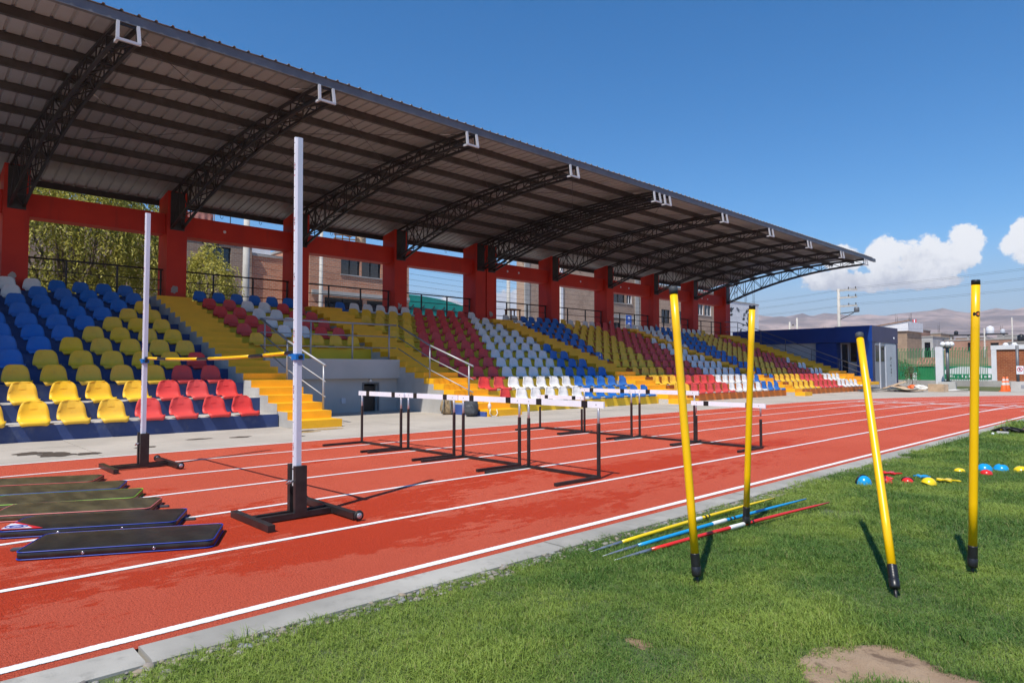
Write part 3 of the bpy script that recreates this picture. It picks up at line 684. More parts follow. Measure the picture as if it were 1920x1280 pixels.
# ------------------------------------------------------------------ seats
def seat_mesh(name, m_, nu=9, sub=1):
    P_ = [(.05, .004, .170), (.074, .018, .192), (.078, .040, .205), (.057, .060, .218), (.0, .062, .232), (-.08, .050, .240), (-.17, .044, .240), (-.245, .058, .237), (-.30, .105, .233), (-.33, .175, .226), (-.35, .25, .214), (-.366, .32, .194), (-.377, .365, .168), (-.383, .393, .132), (-.386, .405, .09)]
    vv = []; n = nu
    for i, (x, z, hw) in enumerate(P_):
        for k in range(n):
            u = -1 + 2 * k / (n - 1); back = max(0, min(1, (z - .07) / .2)); pan = 1 - back
            dx = .055 * back * u * u * (1 if z < .34 else .6); dz = .022 * pan * abs(u) ** 3 if i > 3 else -.012 * abs(u) ** 4
            vv.append((x + dx - (.012 * abs(u) ** 4 if i < 4 else 0), hw * u, z + dz))
    ff = [(i * n + k, (i + 1) * n + k, (i + 1) * n + k + 1, i * n + k + 1) for i in range(len(P_) - 1) for k in range(n - 1)]
    me = bpy.data.meshes.new(name); me.from_pydata(vv, [], ff); bm = bmesh.new(); bm.from_mesh(me)
    bmesh.ops.recalc_face_normals(bm, faces=bm.faces); 
    bmesh.ops.solidify(bm, geom=bm.faces[:], thickness=.012)
    for f in bm.faces: f.smooth = True
    # raised number plate on the backrest and two fixing bolts in the pan
    if nu > 6:
        for (x0, z0, x1, z1, hw) in ((-.342, .262, -.366, .352, .058),):
            q = [bm.verts.new(p) for p in ((x0 + .009, -hw, z0), (x0 + .009, hw, z0), (x1 + .009, hw, z1), (x1 + .009, -hw, z1), (x0 - .01, -hw - .004, z0 - .004), (x0 - .01, hw + .004, z0 - .004), (x1 - .01, hw + .004, z1 + .004), (x1 - .01, -hw - .004, z1 + .004))]
            for f in ((0, 1, 2, 3), (4, 5, 1, 0), (5, 6, 2, 1), (6, 7, 3, 2), (7, 4, 0, 3)): bm.faces.new([q[k] for k in f])
        for yb_ in (-.07, .07):
            c0 = (-.15, yb_, .0485); r_ = .011; q = [bm.verts.new((c0[0] + r_ * math.cos(k * .785), c0[1] + r_ * math.sin(k * .785), c0[2] + .004)) for k in range(8)]; f = bm.faces.new(q); f.material_index = 1
    bm.to_mesh(me); bm.free(); me.materials.append(MATS[m_]); me.materials.append(MATS['black_steel']); me.update(); return me
SM = {c_: seat_mesh('stadium_seat', 'seat_' + c_) for c_ in ('yellow', 'red', 'white', 'blue')}
SEATS = []   # (block, row, index, colour, x, y, z)
for r_ in range(1, 12):
    for j in range(9):
        y = 5.57 - .613 * j
        if j < 5 - r_: c_ = 'red'
        elif j < 10 - r_: c_ = 'yellow'
        else: c_ = 'blue'
        if r_ == 11 and j in (4, 5, 6): c_ = 'white'
        if r_ == 10 and j in (5, 6): c_ = 'white'
        if y - .62 * 0 > (1.15 if r_ < 4 else 1.0) - .0 * r_: SEATS.append(('A', r_, j, c_, y))
    if r_ >= 6:
        for j in range(6):
            SEATS.append(('B', r_, j, 'yellow' if r_ == 6 else 'blue' if r_ == 11 else ('red', 'red', 'white', 'white', 'red', 'red')[j], 7.82 + .63 * j))
    for j in range(12):
        u = j + 10 - r_
        c_ = ('yellow', 'red', 'white', 'blue', 'blue')[u // 5] if u >= 0 else 'blue'
        if r_ == 11: c_ = (['blue'] + ['white'] * 5 + ['red'] * 5 + ['white'])[j]
        SEATS.append(('C', r_, j, c_, 13.15 + .622 * j))
    for j in range(15):
        u = j + 4 - r_
        c_ = 'white' if u < -5 else 'blue' if u < 0 else ('yellow', 'red', 'white', 'blue')[u // 5]
        if r_ == 11 and c_ == 'yellow' and u in (1, 3, 4): c_ = 'white'
        SEATS.append(('D', r_, j, c_, 22.18 + .597 * j))
    for j in range(15):
        u = j + 1 - r_
        c_ = 'white' if u < -5 else 'blue' if u < 0 else ('yellow', 'red', 'white', 'white')[u // 5]
        if r_ == 11 and j in (9, 10, 11, 12, 13): c_ = 'white'
        SEATS.append(('E', r_, j, c_, 32.12 + .607 * j))
def sdist(s_): return (XR(s_[1]) ** 2 + s_[4] ** 2)
SEATS.sort(key=sdist)
BLK = {'A': 'navy block at left', 'B': 'block over the tunnel', 'C': 'block right of the tunnel', 'D': 'nearer orange block'}
rest = MB(); rest_m = {'yellow': 0, 'red': 1, 'white': 2, 'blue': 3}
SD = {c_: ([tuple(v_.co) for v_ in seat_mesh('s', 'seat_' + c_, 5).vertices], [tuple(p.vertices) for p in seat_mesh('s', 'seat_' + c_, 5).polygons]) for c_ in ('yellow',)}
sr = random.Random(5); nsolo = 0
for (b_, r_, j, c_, y) in SEATS:
    x, z, y_ = XR(r_) + sr.uniform(-.012, .012), ZR(r_) + .002, y + sr.uniform(-.012, .012); rz = sr.gauss(0, .035)
    if nsolo < 300 and b_ != 'E':
        nsolo += 1
        o = inst('stadium_seat', SM[c_], None, (x, y_, z), (0, 0, rz))
        k = j + 1
        ref = {'A': 'from the stairs', 'B': 'from left', 'C': 'from left', 'D': 'from left'}[b_]
        row = r_ if b_ != 'B' else r_ - 5
        tag(o, '%s plastic seat, row %s, %s %s, %s' % (c_, CARD[row], ORD[k], ref, BLK[b_]), 'seat', 'plastic seats of the ' + BLK[b_])
    else:
        rest.add([(x + q[0], y_ + q[1], z + q[2]) for q in SD['yellow'][0]], SD['yellow'][1], rest_m[c_], True)
o = rest.build('far_stadium_seats', ['seat_yellow', 'seat_red', 'seat_white', 'seat_blue']); struct(o, 'stuff', 'far rows of yellow, red, white and blue plastic seats')

# ------------------------------------------------------------------ high jump stands, bar, mats
def hj_stand(name, x, y, lean, label):
    t_ = thing(name, label, 'high jump stand', (x, y, 0), 0, 'pair of high jump stands')
    b = MB(); h_ = .05
    b.box(x - .36, x + .38, y - .40, y - .345, .004, .004 + h_)                     # front cross foot
    b.box(x - .055, x - .012, y - .345, y + .27, .012, .055); b.box(x + .052, x + .095, y - .345, y + .27, .012, .055)
    b.box(x - .44, x + .46, y + .27, y + .325, .014, .064)                          # rear cross foot
    fr = inst('base_frame', b.mesh('base_frame', 'black_steel'), t_)
    for s_ in (-1, 1):
        cx = x + .01 + s_ * .485; wl = MB()
        wl.lathe([(.0, -.012), (.032, -.013), (.040, -.010), (.043, 0), (.040, .010), (.032, .013), (0, .012)], seg=22); wl.v = [(cx + z, y + .30 + a_, .046 + q) for a_, q, z in wl.v]
        wo_ = inst('wheel', wl.mesh('wheel', 'rubber_black'), t_)
        hb = MB(); hb.lathe([(0, -.016), (.012, -.0165), (.014, -.0145), (.022, -.0145), (.024, -.0125), (.024, .0125), (.022, .0145), (.014, .0145), (.012, .0165), (0, .016)], seg=20); hb.v = [(cx + z, y + .30 + a_, .046 + q) for a_, q, z in hb.v]
        inst('hub', hb.mesh('hub', 'grey_tube'), wo_)
    def L(px, py, z): return (px + lean * z, py, z)
    sl = MB(); sl.box(x - .055, x - .010, y - .05, y + .05, .05, .44); sl.box(x + .052, x + .096, y - .05, y + .05, .05, .43); sl.v = [L(*q) for q in sl.v]
    inst('sleeve', sl.mesh('sleeve', 'black_steel'), t_)
    kn = MB(); kn.tube([(x + .03, y - .052, .30), (x + .03, y - .085, .30)], .014, 8); kn.tube([(x + .0, y - .085, .285), (x + .06, y - .085, .315)], .007, 6); inst('clamp_knob', kn.mesh('clamp_knob', 'grey_tube'), t_)
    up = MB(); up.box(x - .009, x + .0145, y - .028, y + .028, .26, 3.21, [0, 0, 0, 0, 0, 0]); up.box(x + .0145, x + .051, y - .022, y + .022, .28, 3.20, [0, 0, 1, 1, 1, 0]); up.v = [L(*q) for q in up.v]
    u_ = inst('upright', up.mesh('upright', ['alu_white', 'alu_shade']), t_)
    sc_ = MB()
    for i in range(29):
        z = .5 + i * .095; wd = .012 if i % 5 else .02
        sc_.box(x - .004, x - .004 + wd * .7, y - .0295, y - .0283, z, z + (.005 if i % 5 else .008), 1 if i % 5 else 0)
    for i in range(6):
        z = .55 + i * .475
        for k in range(5): sc_.box(x + .0, x + .0 + .006 + .004 * ((k * 7 + i) % 3), y - .0295, y - .0283, z + k * .014, z + k * .014 + .009, (k + i) % 2)
    for z in (.30, .40): sc_.tube([(x + .002, y - .0285, z), (x + .002, y - .031, z)], .006, 8, 1)
    sc_.v = [L(*q) for q in sc_.v]; inst('height_scale', sc_.mesh('height_scale', ['print_red', 'black_plastic']), u_)
    zb = 1.335
    bl = MB(); bl.box(x - .022, x + .062, y - .038, y + .038, zb - .03, zb + .022); bl.box(x - .105, x - .022, y - .03, y + .03, zb + .004, zb + .018); bl.v = [L(*q) for q in bl.v]
    s_ = inst('bar_support', bl.mesh('bar_support', 'blue_plastic'), t_)
    k2 = MB(); k2.tube([(x + .062, y, zb - .004), (x + .088, y, zb - .004)], .017, 10); k2.v = [L(*q) for q in k2.v]; inst('support_knob', k2.mesh('support_knob', 'black_plastic'), s_)
    return t_
hj_stand('high_jump_stand', -5.285, 2.53, -.018, 'tall white high jump upright on black wheeled base, nearer to the lawn')
hj_stand('high_jump_stand', -9.25, 2.39, -.004, 'tall white high jump upright on black wheeled base, nearer to the grandstand')
pa, pb = Vector((-5.26, 2.53, 1.372)), Vector((-9.30, 2.39, 1.372))
cb = thing('high_jump_bar', 'yellow and black high jump crossbar resting between two white uprights', 'crossbar', tuple((pa + pb) / 2))
def pt(s_): 
    q = s_ / 4.04; p = pa + (pb - pa) * q; p.z -= .035 * 4 * q * (1 - q); return p
cuts = [0.02, .24, .655, .96, 1.93, 2.24, 3.2, 3.5, 3.84, 4.02]
for i, (s0, s1) in enumerate(zip(cuts[:-1], cuts[1:])):
    end = i in (0, 8); inst('end_piece' if end else 'bar_band' if i % 2 == 0 else 'bar_section', MB().tube([pt(s0 + (s1 - s0) * k / 5) for k in range(6)], .0165 if not end else .018, 12).mesh('bar_section', 'black_plastic' if i % 2 == 0 else 'bar_yellow'), cb)
MATC = [('blue', (-4.76, 1.68), 27.5, 'nearest of the black gym mats, blue piping and two eyelets'), ('blue', (-5.53, 1.67), 27, 'black gym mat with blue piping and a red-white badge, second nearest'),
        ('pink', (-6.22, 1.67), 27, 'black gym mat with pink piping, third nearest'), ('green', (-6.83, 1.70), 23.5, 'black gym mat with bright green piping'),
        ('blue', (-7.45, 1.72), 22, 'black gym mat with blue piping behind the green-piped one'), ('red', (-8.09, 1.62), 25, 'farthest black gym mat, thin red piping')]
def rrect(l, wd, r_, n=6):
    p = []
    for cx, cy, a0 in ((l / 2 - r_, wd / 2 - r_, 0), (-l / 2 + r_, wd / 2 - r_, 90), (-l / 2 + r_, -wd / 2 + r_, 180), (l / 2 - r_, -wd / 2 + r_, 270)):
        for k in range(n + 1): a_ = R(a0 + 90 * k / n); p.append((cx + r_ * math.cos(a_), cy + r_ * math.sin(a_)))
    return p
for i, (pc, (nx, ny), ang, lab) in enumerate(MATC):
    ln, wd, th = 1.17, .52, .058; d = Vector((math.sin(R(ang)), math.cos(R(ang)))); nrm = Vector((-d.y, d.x))
    c_ = Vector((nx, ny)) - d * ln / 2 + nrm * wd / 2
    t_ = thing('gym_mat', lab, 'gym mat', (c_.x, c_.y, .0), math.atan2(d.y, d.x), 'row of black gym mats')
    rp = rrect(ln, wd, .05); n_ = len(rp); mb = MB(); rings = [(.985, .005), (1., .014), (1.004, .030), (1., th - .008), (.985, th)]
    vv = [(x * s_ , y * (1 - (1 - s_) * 2), z) for s_, z in rings for x, y in rp]
    mb.add(vv, [(r_ * n_ + k, r_ * n_ + (k + 1) % n_, (r_ + 1) * n_ + (k + 1) % n_, (r_ + 1) * n_ + k) for r_ in range(len(rings) - 1) for k in range(n_)], 0, True)
    # crowned, slightly wrinkled top
    NX, NY = 28, 12; tv = []; o_ = (len(rings) - 1) * n_
    prev = [o_ + k for k in range(n_)]
    for s_, dz in ((.9, .004), (.7, .006), (.45, .007), (.2, .0075)):
        st = len(mb.v); mb.v += [(x * (1 - (1 - s_) * .45) if abs(x) > ln / 2 - .06 else x * (1 - (1 - s_) * .45), y * s_, th + dz + .004 * vn(x * 3 + i * 9, y * s_ * 6, i, 1.3) + .0025 * vn(x * 9, y * s_ * 12, i + 4)) for x, y in rp]
        for k in range(n_): mb.f.append((prev[k], prev[(k + 1) % n_], st + (k + 1) % n_, st + k)); mb.m.append(0); mb.sm.append(True)
        prev = [st + k for k in range(n_)]
    mb.f.append(tuple(prev)); mb.m.append(0); mb.sm.append(True)
    o = inst('cover', mb.mesh('cover', 'vinyl_black' if i < 2 else 'vinyl_olive'), t_, local=True)
    pp = MB()
    for z, s_ in ((.008, 1.003), (th - .003, 1.0)): 
        ring = [Vector((x * s_, y * s_, z + .0015 * vn(x * 8, y * 8, i))) for x, y in rp]; pp.tube(ring + [ring[0]], .0038, 6, caps=False)
    inst('piping', pp.mesh('piping', 'piping_' + pc), t_, local=True)
    ey = MB()
    for x in (-.2, .22):
        e_ = MB(); e_.lathe([(.004, 0), (.0045, .004), (.009, .004), (.010, 0)], seg=12); ey.add([(x + a_, -wd / 2 * 1.008 - z, th * .5 + q) for a_, q, z in e_.v], e_.f, 0, True)
    inst('eyelets', ey.mesh('eyelets', 'chrome'), t_, local=True)
    zt = th + .0105
    if i == 1:
        bd = MB(); x0, y0 = -ln / 2 + .004, -wd / 2 + .02
        bd.add([(x0, y0 + .25, zt - .003), (x0 + .005, y0, zt - .003), (x0 + .28, y0 - .004, zt - .003), (x0 + .03, y0 + .25, zt - .003)], [(0, 1, 2, 3)], 0)
        bd.add([(x0 + .002, y0 + .2, zt), (x0 + .006, y0 + .02, zt), (x0 + .21, y0 + .005, zt), (x0 + .13, y0 + .11, zt), (x0 + .03, y0 + .2, zt)], [(0, 1, 2, 3, 4)], 1)
        for rr_ in (.030, .052):
            ring = [Vector((x0 + .085 + rr_ * 1.4 * math.cos(a_ * .524), y0 + .07 + rr_ * .8 * math.sin(a_ * .524), zt + .0015)) for a_ in range(13)]; bd.tube(ring, .0035, 4, 2, False)
        inst('badge', bd.mesh('badge', ['print_red', 'print_white', 'print_blue']), t_, local=True)
    if i in (0, 1, 2):
        sp = MB().box(-ln / 2 - .13 if i == 0 else ln / 2 - .02, -ln / 2 + .02 if i == 0 else ln / 2 + .09, .02, .07, .004, .016); inst('strap', sp.mesh('strap', 'bag_grey'), t_, local=True)

# ------------------------------------------------------------------ hurdles
def hurdle_meshes(H):
    d = {}; zb = H - .072
    b = MB().box(-.652, .652, -.011, .011, zb, H); d['board'] = b.mesh('crossbar', 'white_paint')
    d['stripes'] = []
    for s_ in (-1, 1):
        q = MB(); xc = s_ * .37; q.box(xc - .046, xc + .046, -.0128, .0128, zb - .0015, H + .0015); d['stripes'].append(q.mesh('stripe', 'black_plastic'))
    d['bolts'] = MB()
    for s_ in (-1, 1): d['bolts'].tube([(s_ * .545, -.0112, H - .036), (s_ * .545, -.0145, H - .036)], .0055, 8)
    d['bolts'] = d['bolts'].mesh('bolts', 'black_plastic')
    d['ext'] = [MB().tube([(s_ * .565, .004, .50), (s_ * .565, .004, H - .004)], .0145, 10).mesh('leg_extension', 'grey_tube') for s_ in (-1, 1)]
    zl = H - .245
    d['legs'] = [MB().box(s_ * .565 - .016, s_ * .565 + .016, -.010, .020, .03, zl).mesh('leg', 'black_steel') for s_ in (-1, 1)]
    d['feet'] = [MB().box(s_ * .565 - .019, s_ * .565 + .019, -.70, .022, .003, .036).mesh('foot', 'black_steel') for s_ in (-1, 1)]
    d['base'] = MB().box(-.543, .543, -.014, .020, .006, .038).mesh('base_bar', 'black_steel')
    return d
HM = {H: hurdle_meshes(H) for H in (.865, .70)}
HUR = []
for k, (xa, xb) in enumerate([(-9.8, -8.65), (-8.53, -7.37), (-7.20, -6.09), (-5.89, -4.77)]):
    HUR.append(((xa + xb) / 2, 5.87 + (-.04, .0, .02, -.01)[k], .865, 'white-topped black hurdle of the nearer row, %s' % ('leftmost, nearest the grandstand', 'second from the left', 'third from the left', 'rightmost, nearest the lawn')[k]))
for k, (xa, xb) in enumerate([(-9.64, -8.53), (-8.39, -7.31), (-7.12, -6.02), (-5.94, -4.85)]):
    HUR.append(((xa + xb) / 2, 9.9 + (.05, 0, .02, -.02)[k], (.70, .865, .865, .70)[k], ('low hurdle of the farther row, nearest the grandstand', 'tall hurdle of the farther row, second from the grandstand', 'tall hurdle of the farther row, third from the grandstand', 'low hurdle of the farther row, nearest the lawn')[k]))
for k, (x, y, H, lab) in enumerate(HUR):
    h_ = thing('hurdle', lab, 'hurdle', (x, y, 0), rng.uniform(-.02, .02), 'two rows of hurdles across the lanes'); d = HM[H]
    bo = inst('crossbar', d['board'], h_, local=True)
    for q in d['stripes']: inst('stripe', q, bo, local=True)
    inst('bolts', d['bolts'], bo, local=True)
    for s_ in (0, 1):
        inst('leg_extension', d['ext'][s_], h_, local=True); inst('leg', d['legs'][s_], h_, local=True); inst('foot', d['feet'][s_], h_, local=True)
    inst('base_bar', d['base'], h_, local=True)

# ------------------------------------------------------------------ slalom poles
POL = [((-2.07, 3.43), (-2.20, 3.41, 1.72), 'yellow slalom pole leaning left, taped black foot, nearest the track'), ((-2.52, 4.88), (-2.38, 4.76, 1.71), 'upright yellow slalom pole standing among the javelins'),
       ((-1.21, 4.01), (-1.64, 4.80, 1.47), 'yellow slalom pole leaning away strongly to the left'), ((-1.03, 4.79), (-.955, 4.72, 1.76), 'upright yellow slalom pole with a round dark badge, rightmost')]
for i, ((bx, by), tp, lab) in enumerate(POL):
    t_ = thing('slalom_pole', lab, 'slalom pole', (bx, by, 0), 0, 'yellow slalom poles stuck in the lawn')
    A = Vector((bx, by, -.02)); B = Vector(tp); u = (B - A).normalized(); Ln = (B - A).length
    P_ = lambda s_: A + u * s_
    inst('spike', MB().tube([P_(-.06), P_(.03), P_(.075)], [.003, .008, .010], 8).mesh('spike', 'black_steel'), t_)
    sv = MB(); pr = [(.061, .004), (.063, .026), (.075, .0275), (.115, .0275), (.117, .025)]; z = .119
    while z < .185: pr += [(z, .0258), (z + .004, .0268), (z + .008, .0258)]; z += .0085
    pr += [(.19, .0255), (.191, .022)]
    sv.tube([P_(s_) for s_, _ in pr], [max(.001, r_) for _, r_ in pr], 20); inst('foot_sleeve', sv.mesh('foot_sleeve', 'black_plastic'), t_)
    inst('shaft', MB().tube([P_(.185 + (Ln - .215) * k / 6) for k in range(7)], .0232, 24).mesh('shaft', 'pole_yellow'), t_)
    big = i in (0, 2)
    inst('end_cap', MB().tube([P_(Ln - (.045 if big else .03)), P_(Ln - .004), P_(Ln)], [.0262 if big else .0236, .0262 if big else .0236, .021 if big else .020], 20).mesh('end_cap', 'bag_grey' if big else 'black_plastic'), t_)
    if i == 3:
        ct = P_(Ln - .205); toc = (Vector((0, 0, 1.2)) - ct); toc.z = 0; toc.normalize(); sd = u.cross(toc).normalized(); lg = MB()
        def cyl(a_, h_): return ct + (toc * math.cos(a_) + sd * math.sin(a_)) * .0236 + u * h_
        def disc(a0, rx, ry, off, m_):
            n_ = 16; c0 = cyl(a0, 0) + toc * off; lg.add([c0] + [cyl(a0 + rx * math.cos(q * 6.2832 / n_), ry * math.sin(q * 6.2832 / n_)) + toc * off for q in range(n_)], [(0, 1 + q, 1 + (q + 1) % n_) for q in range(n_)], m_)
        disc(.62, .62, .0165, .0006, 0); disc(-.25, .30, .011, .0006, 0); disc(.70, .34, .0095, .0012, 1); disc(.86, .2, .006, .0018, 2)
        inst('badge', lg.mesh('badge', ['black_plastic', 'cone_orange', 'bar_yellow']), t_)

# ------------------------------------------------------------------ javelins
for (tipc, tail, c_, m_) in (((-2.9, 3.47), (-2.81, 6.0), 'yellow', 'gloss_yellow'), ((-2.78, 3.45), (-2.59, 6.16), 'blue', 'gloss_blue'), ((-2.67, 3.43), (-2.38, 6.14), 'red', 'gloss_red')):
    A = Vector((*tipc, .008)); B = Vector((*tail, .045)); P_ = lambda q: A + (B - A) * q + Vector((0, 0, .010 * math.sin(q * math.pi)))
    t_ = thing('javelin', '%s javelin with white grip and metal tip lying on the grass' % c_, 'javelin', tuple(P_(.5)), 0, 'javelins laid side by side on the lawn')
    inst('metal_tip', MB().tube([P_(q) for q in (0, .04, .09, .13)], [.002, .007, .011, .012], 10).mesh('metal_tip', 'tip_metal'), t_)
    inst('shaft', MB().tube([P_(.13 + .87 * k / 10) for k in range(11)], [.0125, .0135, .014, .014, .014, .0135, .013, .012, .011, .009, .006], 12).mesh('shaft', m_), t_)
    inst('cord_grip', MB().tube([P_(.455), P_(.46), P_(.52), P_(.525)], [.0135, .0165, .0165, .0135], 12).mesh('cord_grip', 'cord_white'), t_)
    mk = MB()
    for q in (.54, .56): mk.tube([P_(q), P_(q + .008)], .0146, 10)
    inst('print_mark', mk.mesh('print_mark', 'black_plastic'), t_)

# ------------------------------------------------------------------ small training gear on the lawn
def dome(x, y, rad, h_, m_, lab, tilt=(0, 0), strap=False, dent=0.):
    pr = [(rad * 1.0, 0), (rad * 1.0, .006)] + [(rad * math.cos(R(a_)) * .98, .006 + h_ * math.sin(R(a_))) for a_ in (8, 20, 35, 50, 65, 78, 86, 90)]
    mb = MB().lathe([(max(.0005, a_), b_) for a_, b_ in pr], seg=22)
    if dent: mb.v = [(a_, b_, q * (1 - dent * max(0, vn(a_ * 14 + x, b_ * 14, y, 1.)) * 2)) for a_, b_, q in mb.v]
    t_ = thing('training_dome', lab, 'training dome', (x, y, .004), 0, 'coloured training domes on the lawn'); t_.rotation_euler = (tilt[0], tilt[1], rng.uniform(0, 6))
    inst('shell', mb.mesh('shell', m_), t_, local=True)
    pl = MB().lathe([(.0005, 0), (rad * .1, .004), (rad * .1, -.002)], (0, 0, h_ + .004), 10); inst('valve', pl.mesh('valve', 'black_plastic'), t_, local=True)
    if strap:
        for s_ in (-1, 1): inst('strap', MB().tube([(rad * 1.03 * math.cos(R(a_)), s_ * .008 + .02, h_ * 1.04 * math.sin(R(a_)) + .006) for a_ in range(0, 181, 15)], .0045, 6).mesh('strap', 'black_plastic'), t_, local=True)
dome(-2.59, 7.62, .078, .088, 'gloss_blue', 'large blue half dome with black straps, leftmost on the lawn', (.05, 0), True)
dome(-2.45, 7.85, .068, .075, 'gloss_red', 'red half dome behind the strongly leaning pole', (.1, .1), True)
dome(-2.31, 8.1, .058, .045, 'gloss_red', 'small red dome with black strap beside the yellow ball', (.1, 0), True)
dome(-2.11, 8.1, .075, .072, 'gloss_yellow', 'glossy yellow half dome, largest of the yellow ones', (-.25, .3))
dome(-2.12, 9.4, .062, .04, 'gloss_yellow', 'flat yellow dome left of the rightmost pole', (0, .1), False, .3)
dome(-1.94, 9.75, .085, .075, 'gloss_blue', 'blue half dome right behind the rightmost pole', (.15, 0))
dome(-1.85, 9.38, .064, .05, 'gloss_red', 'small red dome in front of a blue one', (.1, 0))
dome(-1.80, 9.9, .085, .07, 'gloss_blue', 'dented blue dome, farther right of the blue pair', (.1, .2), False, .8)
dome(-1.61, 9.95, .085, .06, 'gloss_yellow', 'yellow dome at the right edge of the photo', (.1, .1), False, .4)
def splat(x, y, s_, m_, lab, rot):
    t_ = MB(); pts = []
    for k in range(40):
        a_ = 2 * math.pi * k / 40; q = 1 + .55 * math.cos(5 * a_) * (1 if math.cos(a_) > -.3 else .3); pts.append((s_ * .6 * q * math.cos(a_), s_ * .42 * q * math.sin(a_)))
    t_.prism(pts, 0, .012); t_.v = [(a_, b_, q + .012 + .012 * vn(a_ * 25, b_ * 25, x)) for a_, b_, q in t_.v]
    o = t_.build('hand_marker', m_); o.location = (x, y, .012); o.rotation_euler = (0, 0, rot); tag(o, lab, 'floor marker', 'flat rubber markers on the lawn')
splat(-2.60, 8.5, .13, 'gloss_red', 'flat red rubber marker lying behind the red dome', .4)
splat(-2.50, 8.05, .10, 'gloss_red', 'flat red rubber marker left of the leaning pole', 1.4)
splat(-2.29, 8.5, .12, 'gloss_blue', 'flat blue rubber marker half sunk in grass', -.3)
splat(-2.03, 8.42, .15, 'gloss_yellow', 'flat yellow rubber marker right of the yellow dome', .2)
# black harness and box near the right edge
t_ = thing('black_harness', 'tangle of black straps with yellow buckles on the grass near the track', 'harness', (-2.68, 15.8, 0))
hs = MB(); r3 = random.Random(8)
for k in range(9):
    p0 = Vector((-2.98 + .09 * k, 15.7 + r3.uniform(-.1, .25), .03)); hs.tube([p0, p0 + Vector((r3.uniform(-.1, .2), r3.uniform(-.1, .1), .08)), p0 + Vector((r3.uniform(.1, .3), r3.uniform(-.15, .15), .02))], .028, 6)
inst('straps', hs.mesh('straps', 'rubber_black'), t_)
bk = MB()
for x, y in ((-2.80, 15.62), (-2.5, 15.72), (-2.62, 15.7)): bk.box(x - .035, x + .035, y - .02, y + .02, .07, .10)
inst('buckles', bk.mesh('buckles', 'bar_yellow'), t_)
tag(MB().box(-2.86, -2.68, 15.42, 15.5, .0, .05).build('white_box', 'sack_white'), 'small white flat box lying before the black straps', 'box')
tag(MB().ball((-2.86, 15.1, .02), (.025, .025, .03)).build('white_ball', 'white_paint'), 'tiny white ball on the grass near the black straps', 'ball')
# bags at the foot of the stairs
def backpack(name, x, y, rz, m_, m2, lab, s_=1.):
    t_ = thing(name, lab, 'backpack', (x, y, 0), rz); W2, D2, H2 = .17 * s_, .12 * s_, .47 * s_
    def body(cx, wx, dy, hz, z0, sd): 
        mb = MB(); mb.ball((0, 0, 0), (1, 1, 1), 18, 12, 0); out = []
        for v_ in mb.v:
            d = Vector(v_); f = lambda q: math.copysign(abs(q) ** .72, q); zz = math.copysign(abs(d.z) ** .6, d.z); tp = 1 - .38 * max(0, zz) ** 1.5
            out.append((cx + f(d.x) * wx * tp + .035 * vn(d.x * 2.5 + sd, d.y * 2.5, d.z * 3), f(d.y) * dy * tp + .035 * vn(d.x * 2.5, d.y * 2.5 + sd, d.z * 3), z0 + (zz + 1) / 2 * hz + .01 * vn(d.x * 4, d.y * 2, sd)))
        mb.v = out; return mb
    inst('main_pouch', body(0, D2, W2, H2, .0, 1.).mesh('main_pouch', m_), t_, local=True)
    inst('front_pocket', body(D2 * .85, D2 * .45, W2 * .8, H2 * .55, .03, 5.).mesh('front_pocket', m2), t_, local=True)
    for q in (-1, 1): inst('shoulder_strap', MB().tube([(-D2 * .8, q * W2 * .45, H2 * .93), (-D2 * 1.35, q * W2 * .5, H2 * .7), (-D2 * 1.35, q * W2 * .6, H2 * .35), (-D2 * .9, q * W2 * .8, H2 * .1)], .018, 6).mesh('shoulder_strap', m2), t_, local=True)
    inst('carry_loop', MB().tube([(0, -.05, H2 * .97), (0, -.03, H2 + .04), (0, .03, H2 + .04), (0, .05, H2 * .97)], .009, 6).mesh('carry_loop', m2), t_, local=True)
    inst('zip_seam', MB().tube([(D2 * .62, -W2 * .8, H2 * .2), (D2 * .66, -W2 * .74, H2 * .6), (D2 * .5, 0, H2 * .92), (D2 * .66, W2 * .74, H2 * .6), (D2 * .62, W2 * .8, H2 * .2)], .006, 5).mesh('zip_seam', 'bag_grey'), t_, local=True)
backpack('backpack', -14.38, 11.18, 2.5, 'camo_tan', 'camo_grey', 'camouflage backpack leaning on the tunnel side wall', 1.02)
backpack('backpack', -13.38, 11.2, -.9, 'bag_grey', 'bag_grey', 'dark grey backpack at the foot of the yellow stairs', 1.12)
bt = thing('white_bottle', 'white bottle with a cord loop on the lowest yellow step', 'bottle', (-13.12, 11.62, .162))
inst('body', MB().lathe([(.001, 0), (.045, 0), (.045, .12), (.03, .16), (.018, .17), (.018, .2)], (-13.12, 11.62, .163), 14).mesh('body', 'sack_white'), bt)
inst('cap', MB().lathe([(.022, 0), (.022, .03), (.001, .032)], (-13.12, 11.62, .36), 12).mesh('cap', 'white_paint'), bt)
cl = [(-13.05 + .0, 11.64 + .12 * math.cos(a_ * .35) * 1.0, .13 + .13 * math.sin(a_ * .35)) for a_ in range(9, 19)]
inst('cord', MB().tube([(-12.955, 11.5 + .0, .2), (-12.945, 11.47, .08), (-12.94, 11.55, .01), (-12.94, 11.68, .01), (-12.945, 11.75, .08), (-12.955, 11.72, .18)], .011, 6).mesh('cord', 'cord_white'), bt)
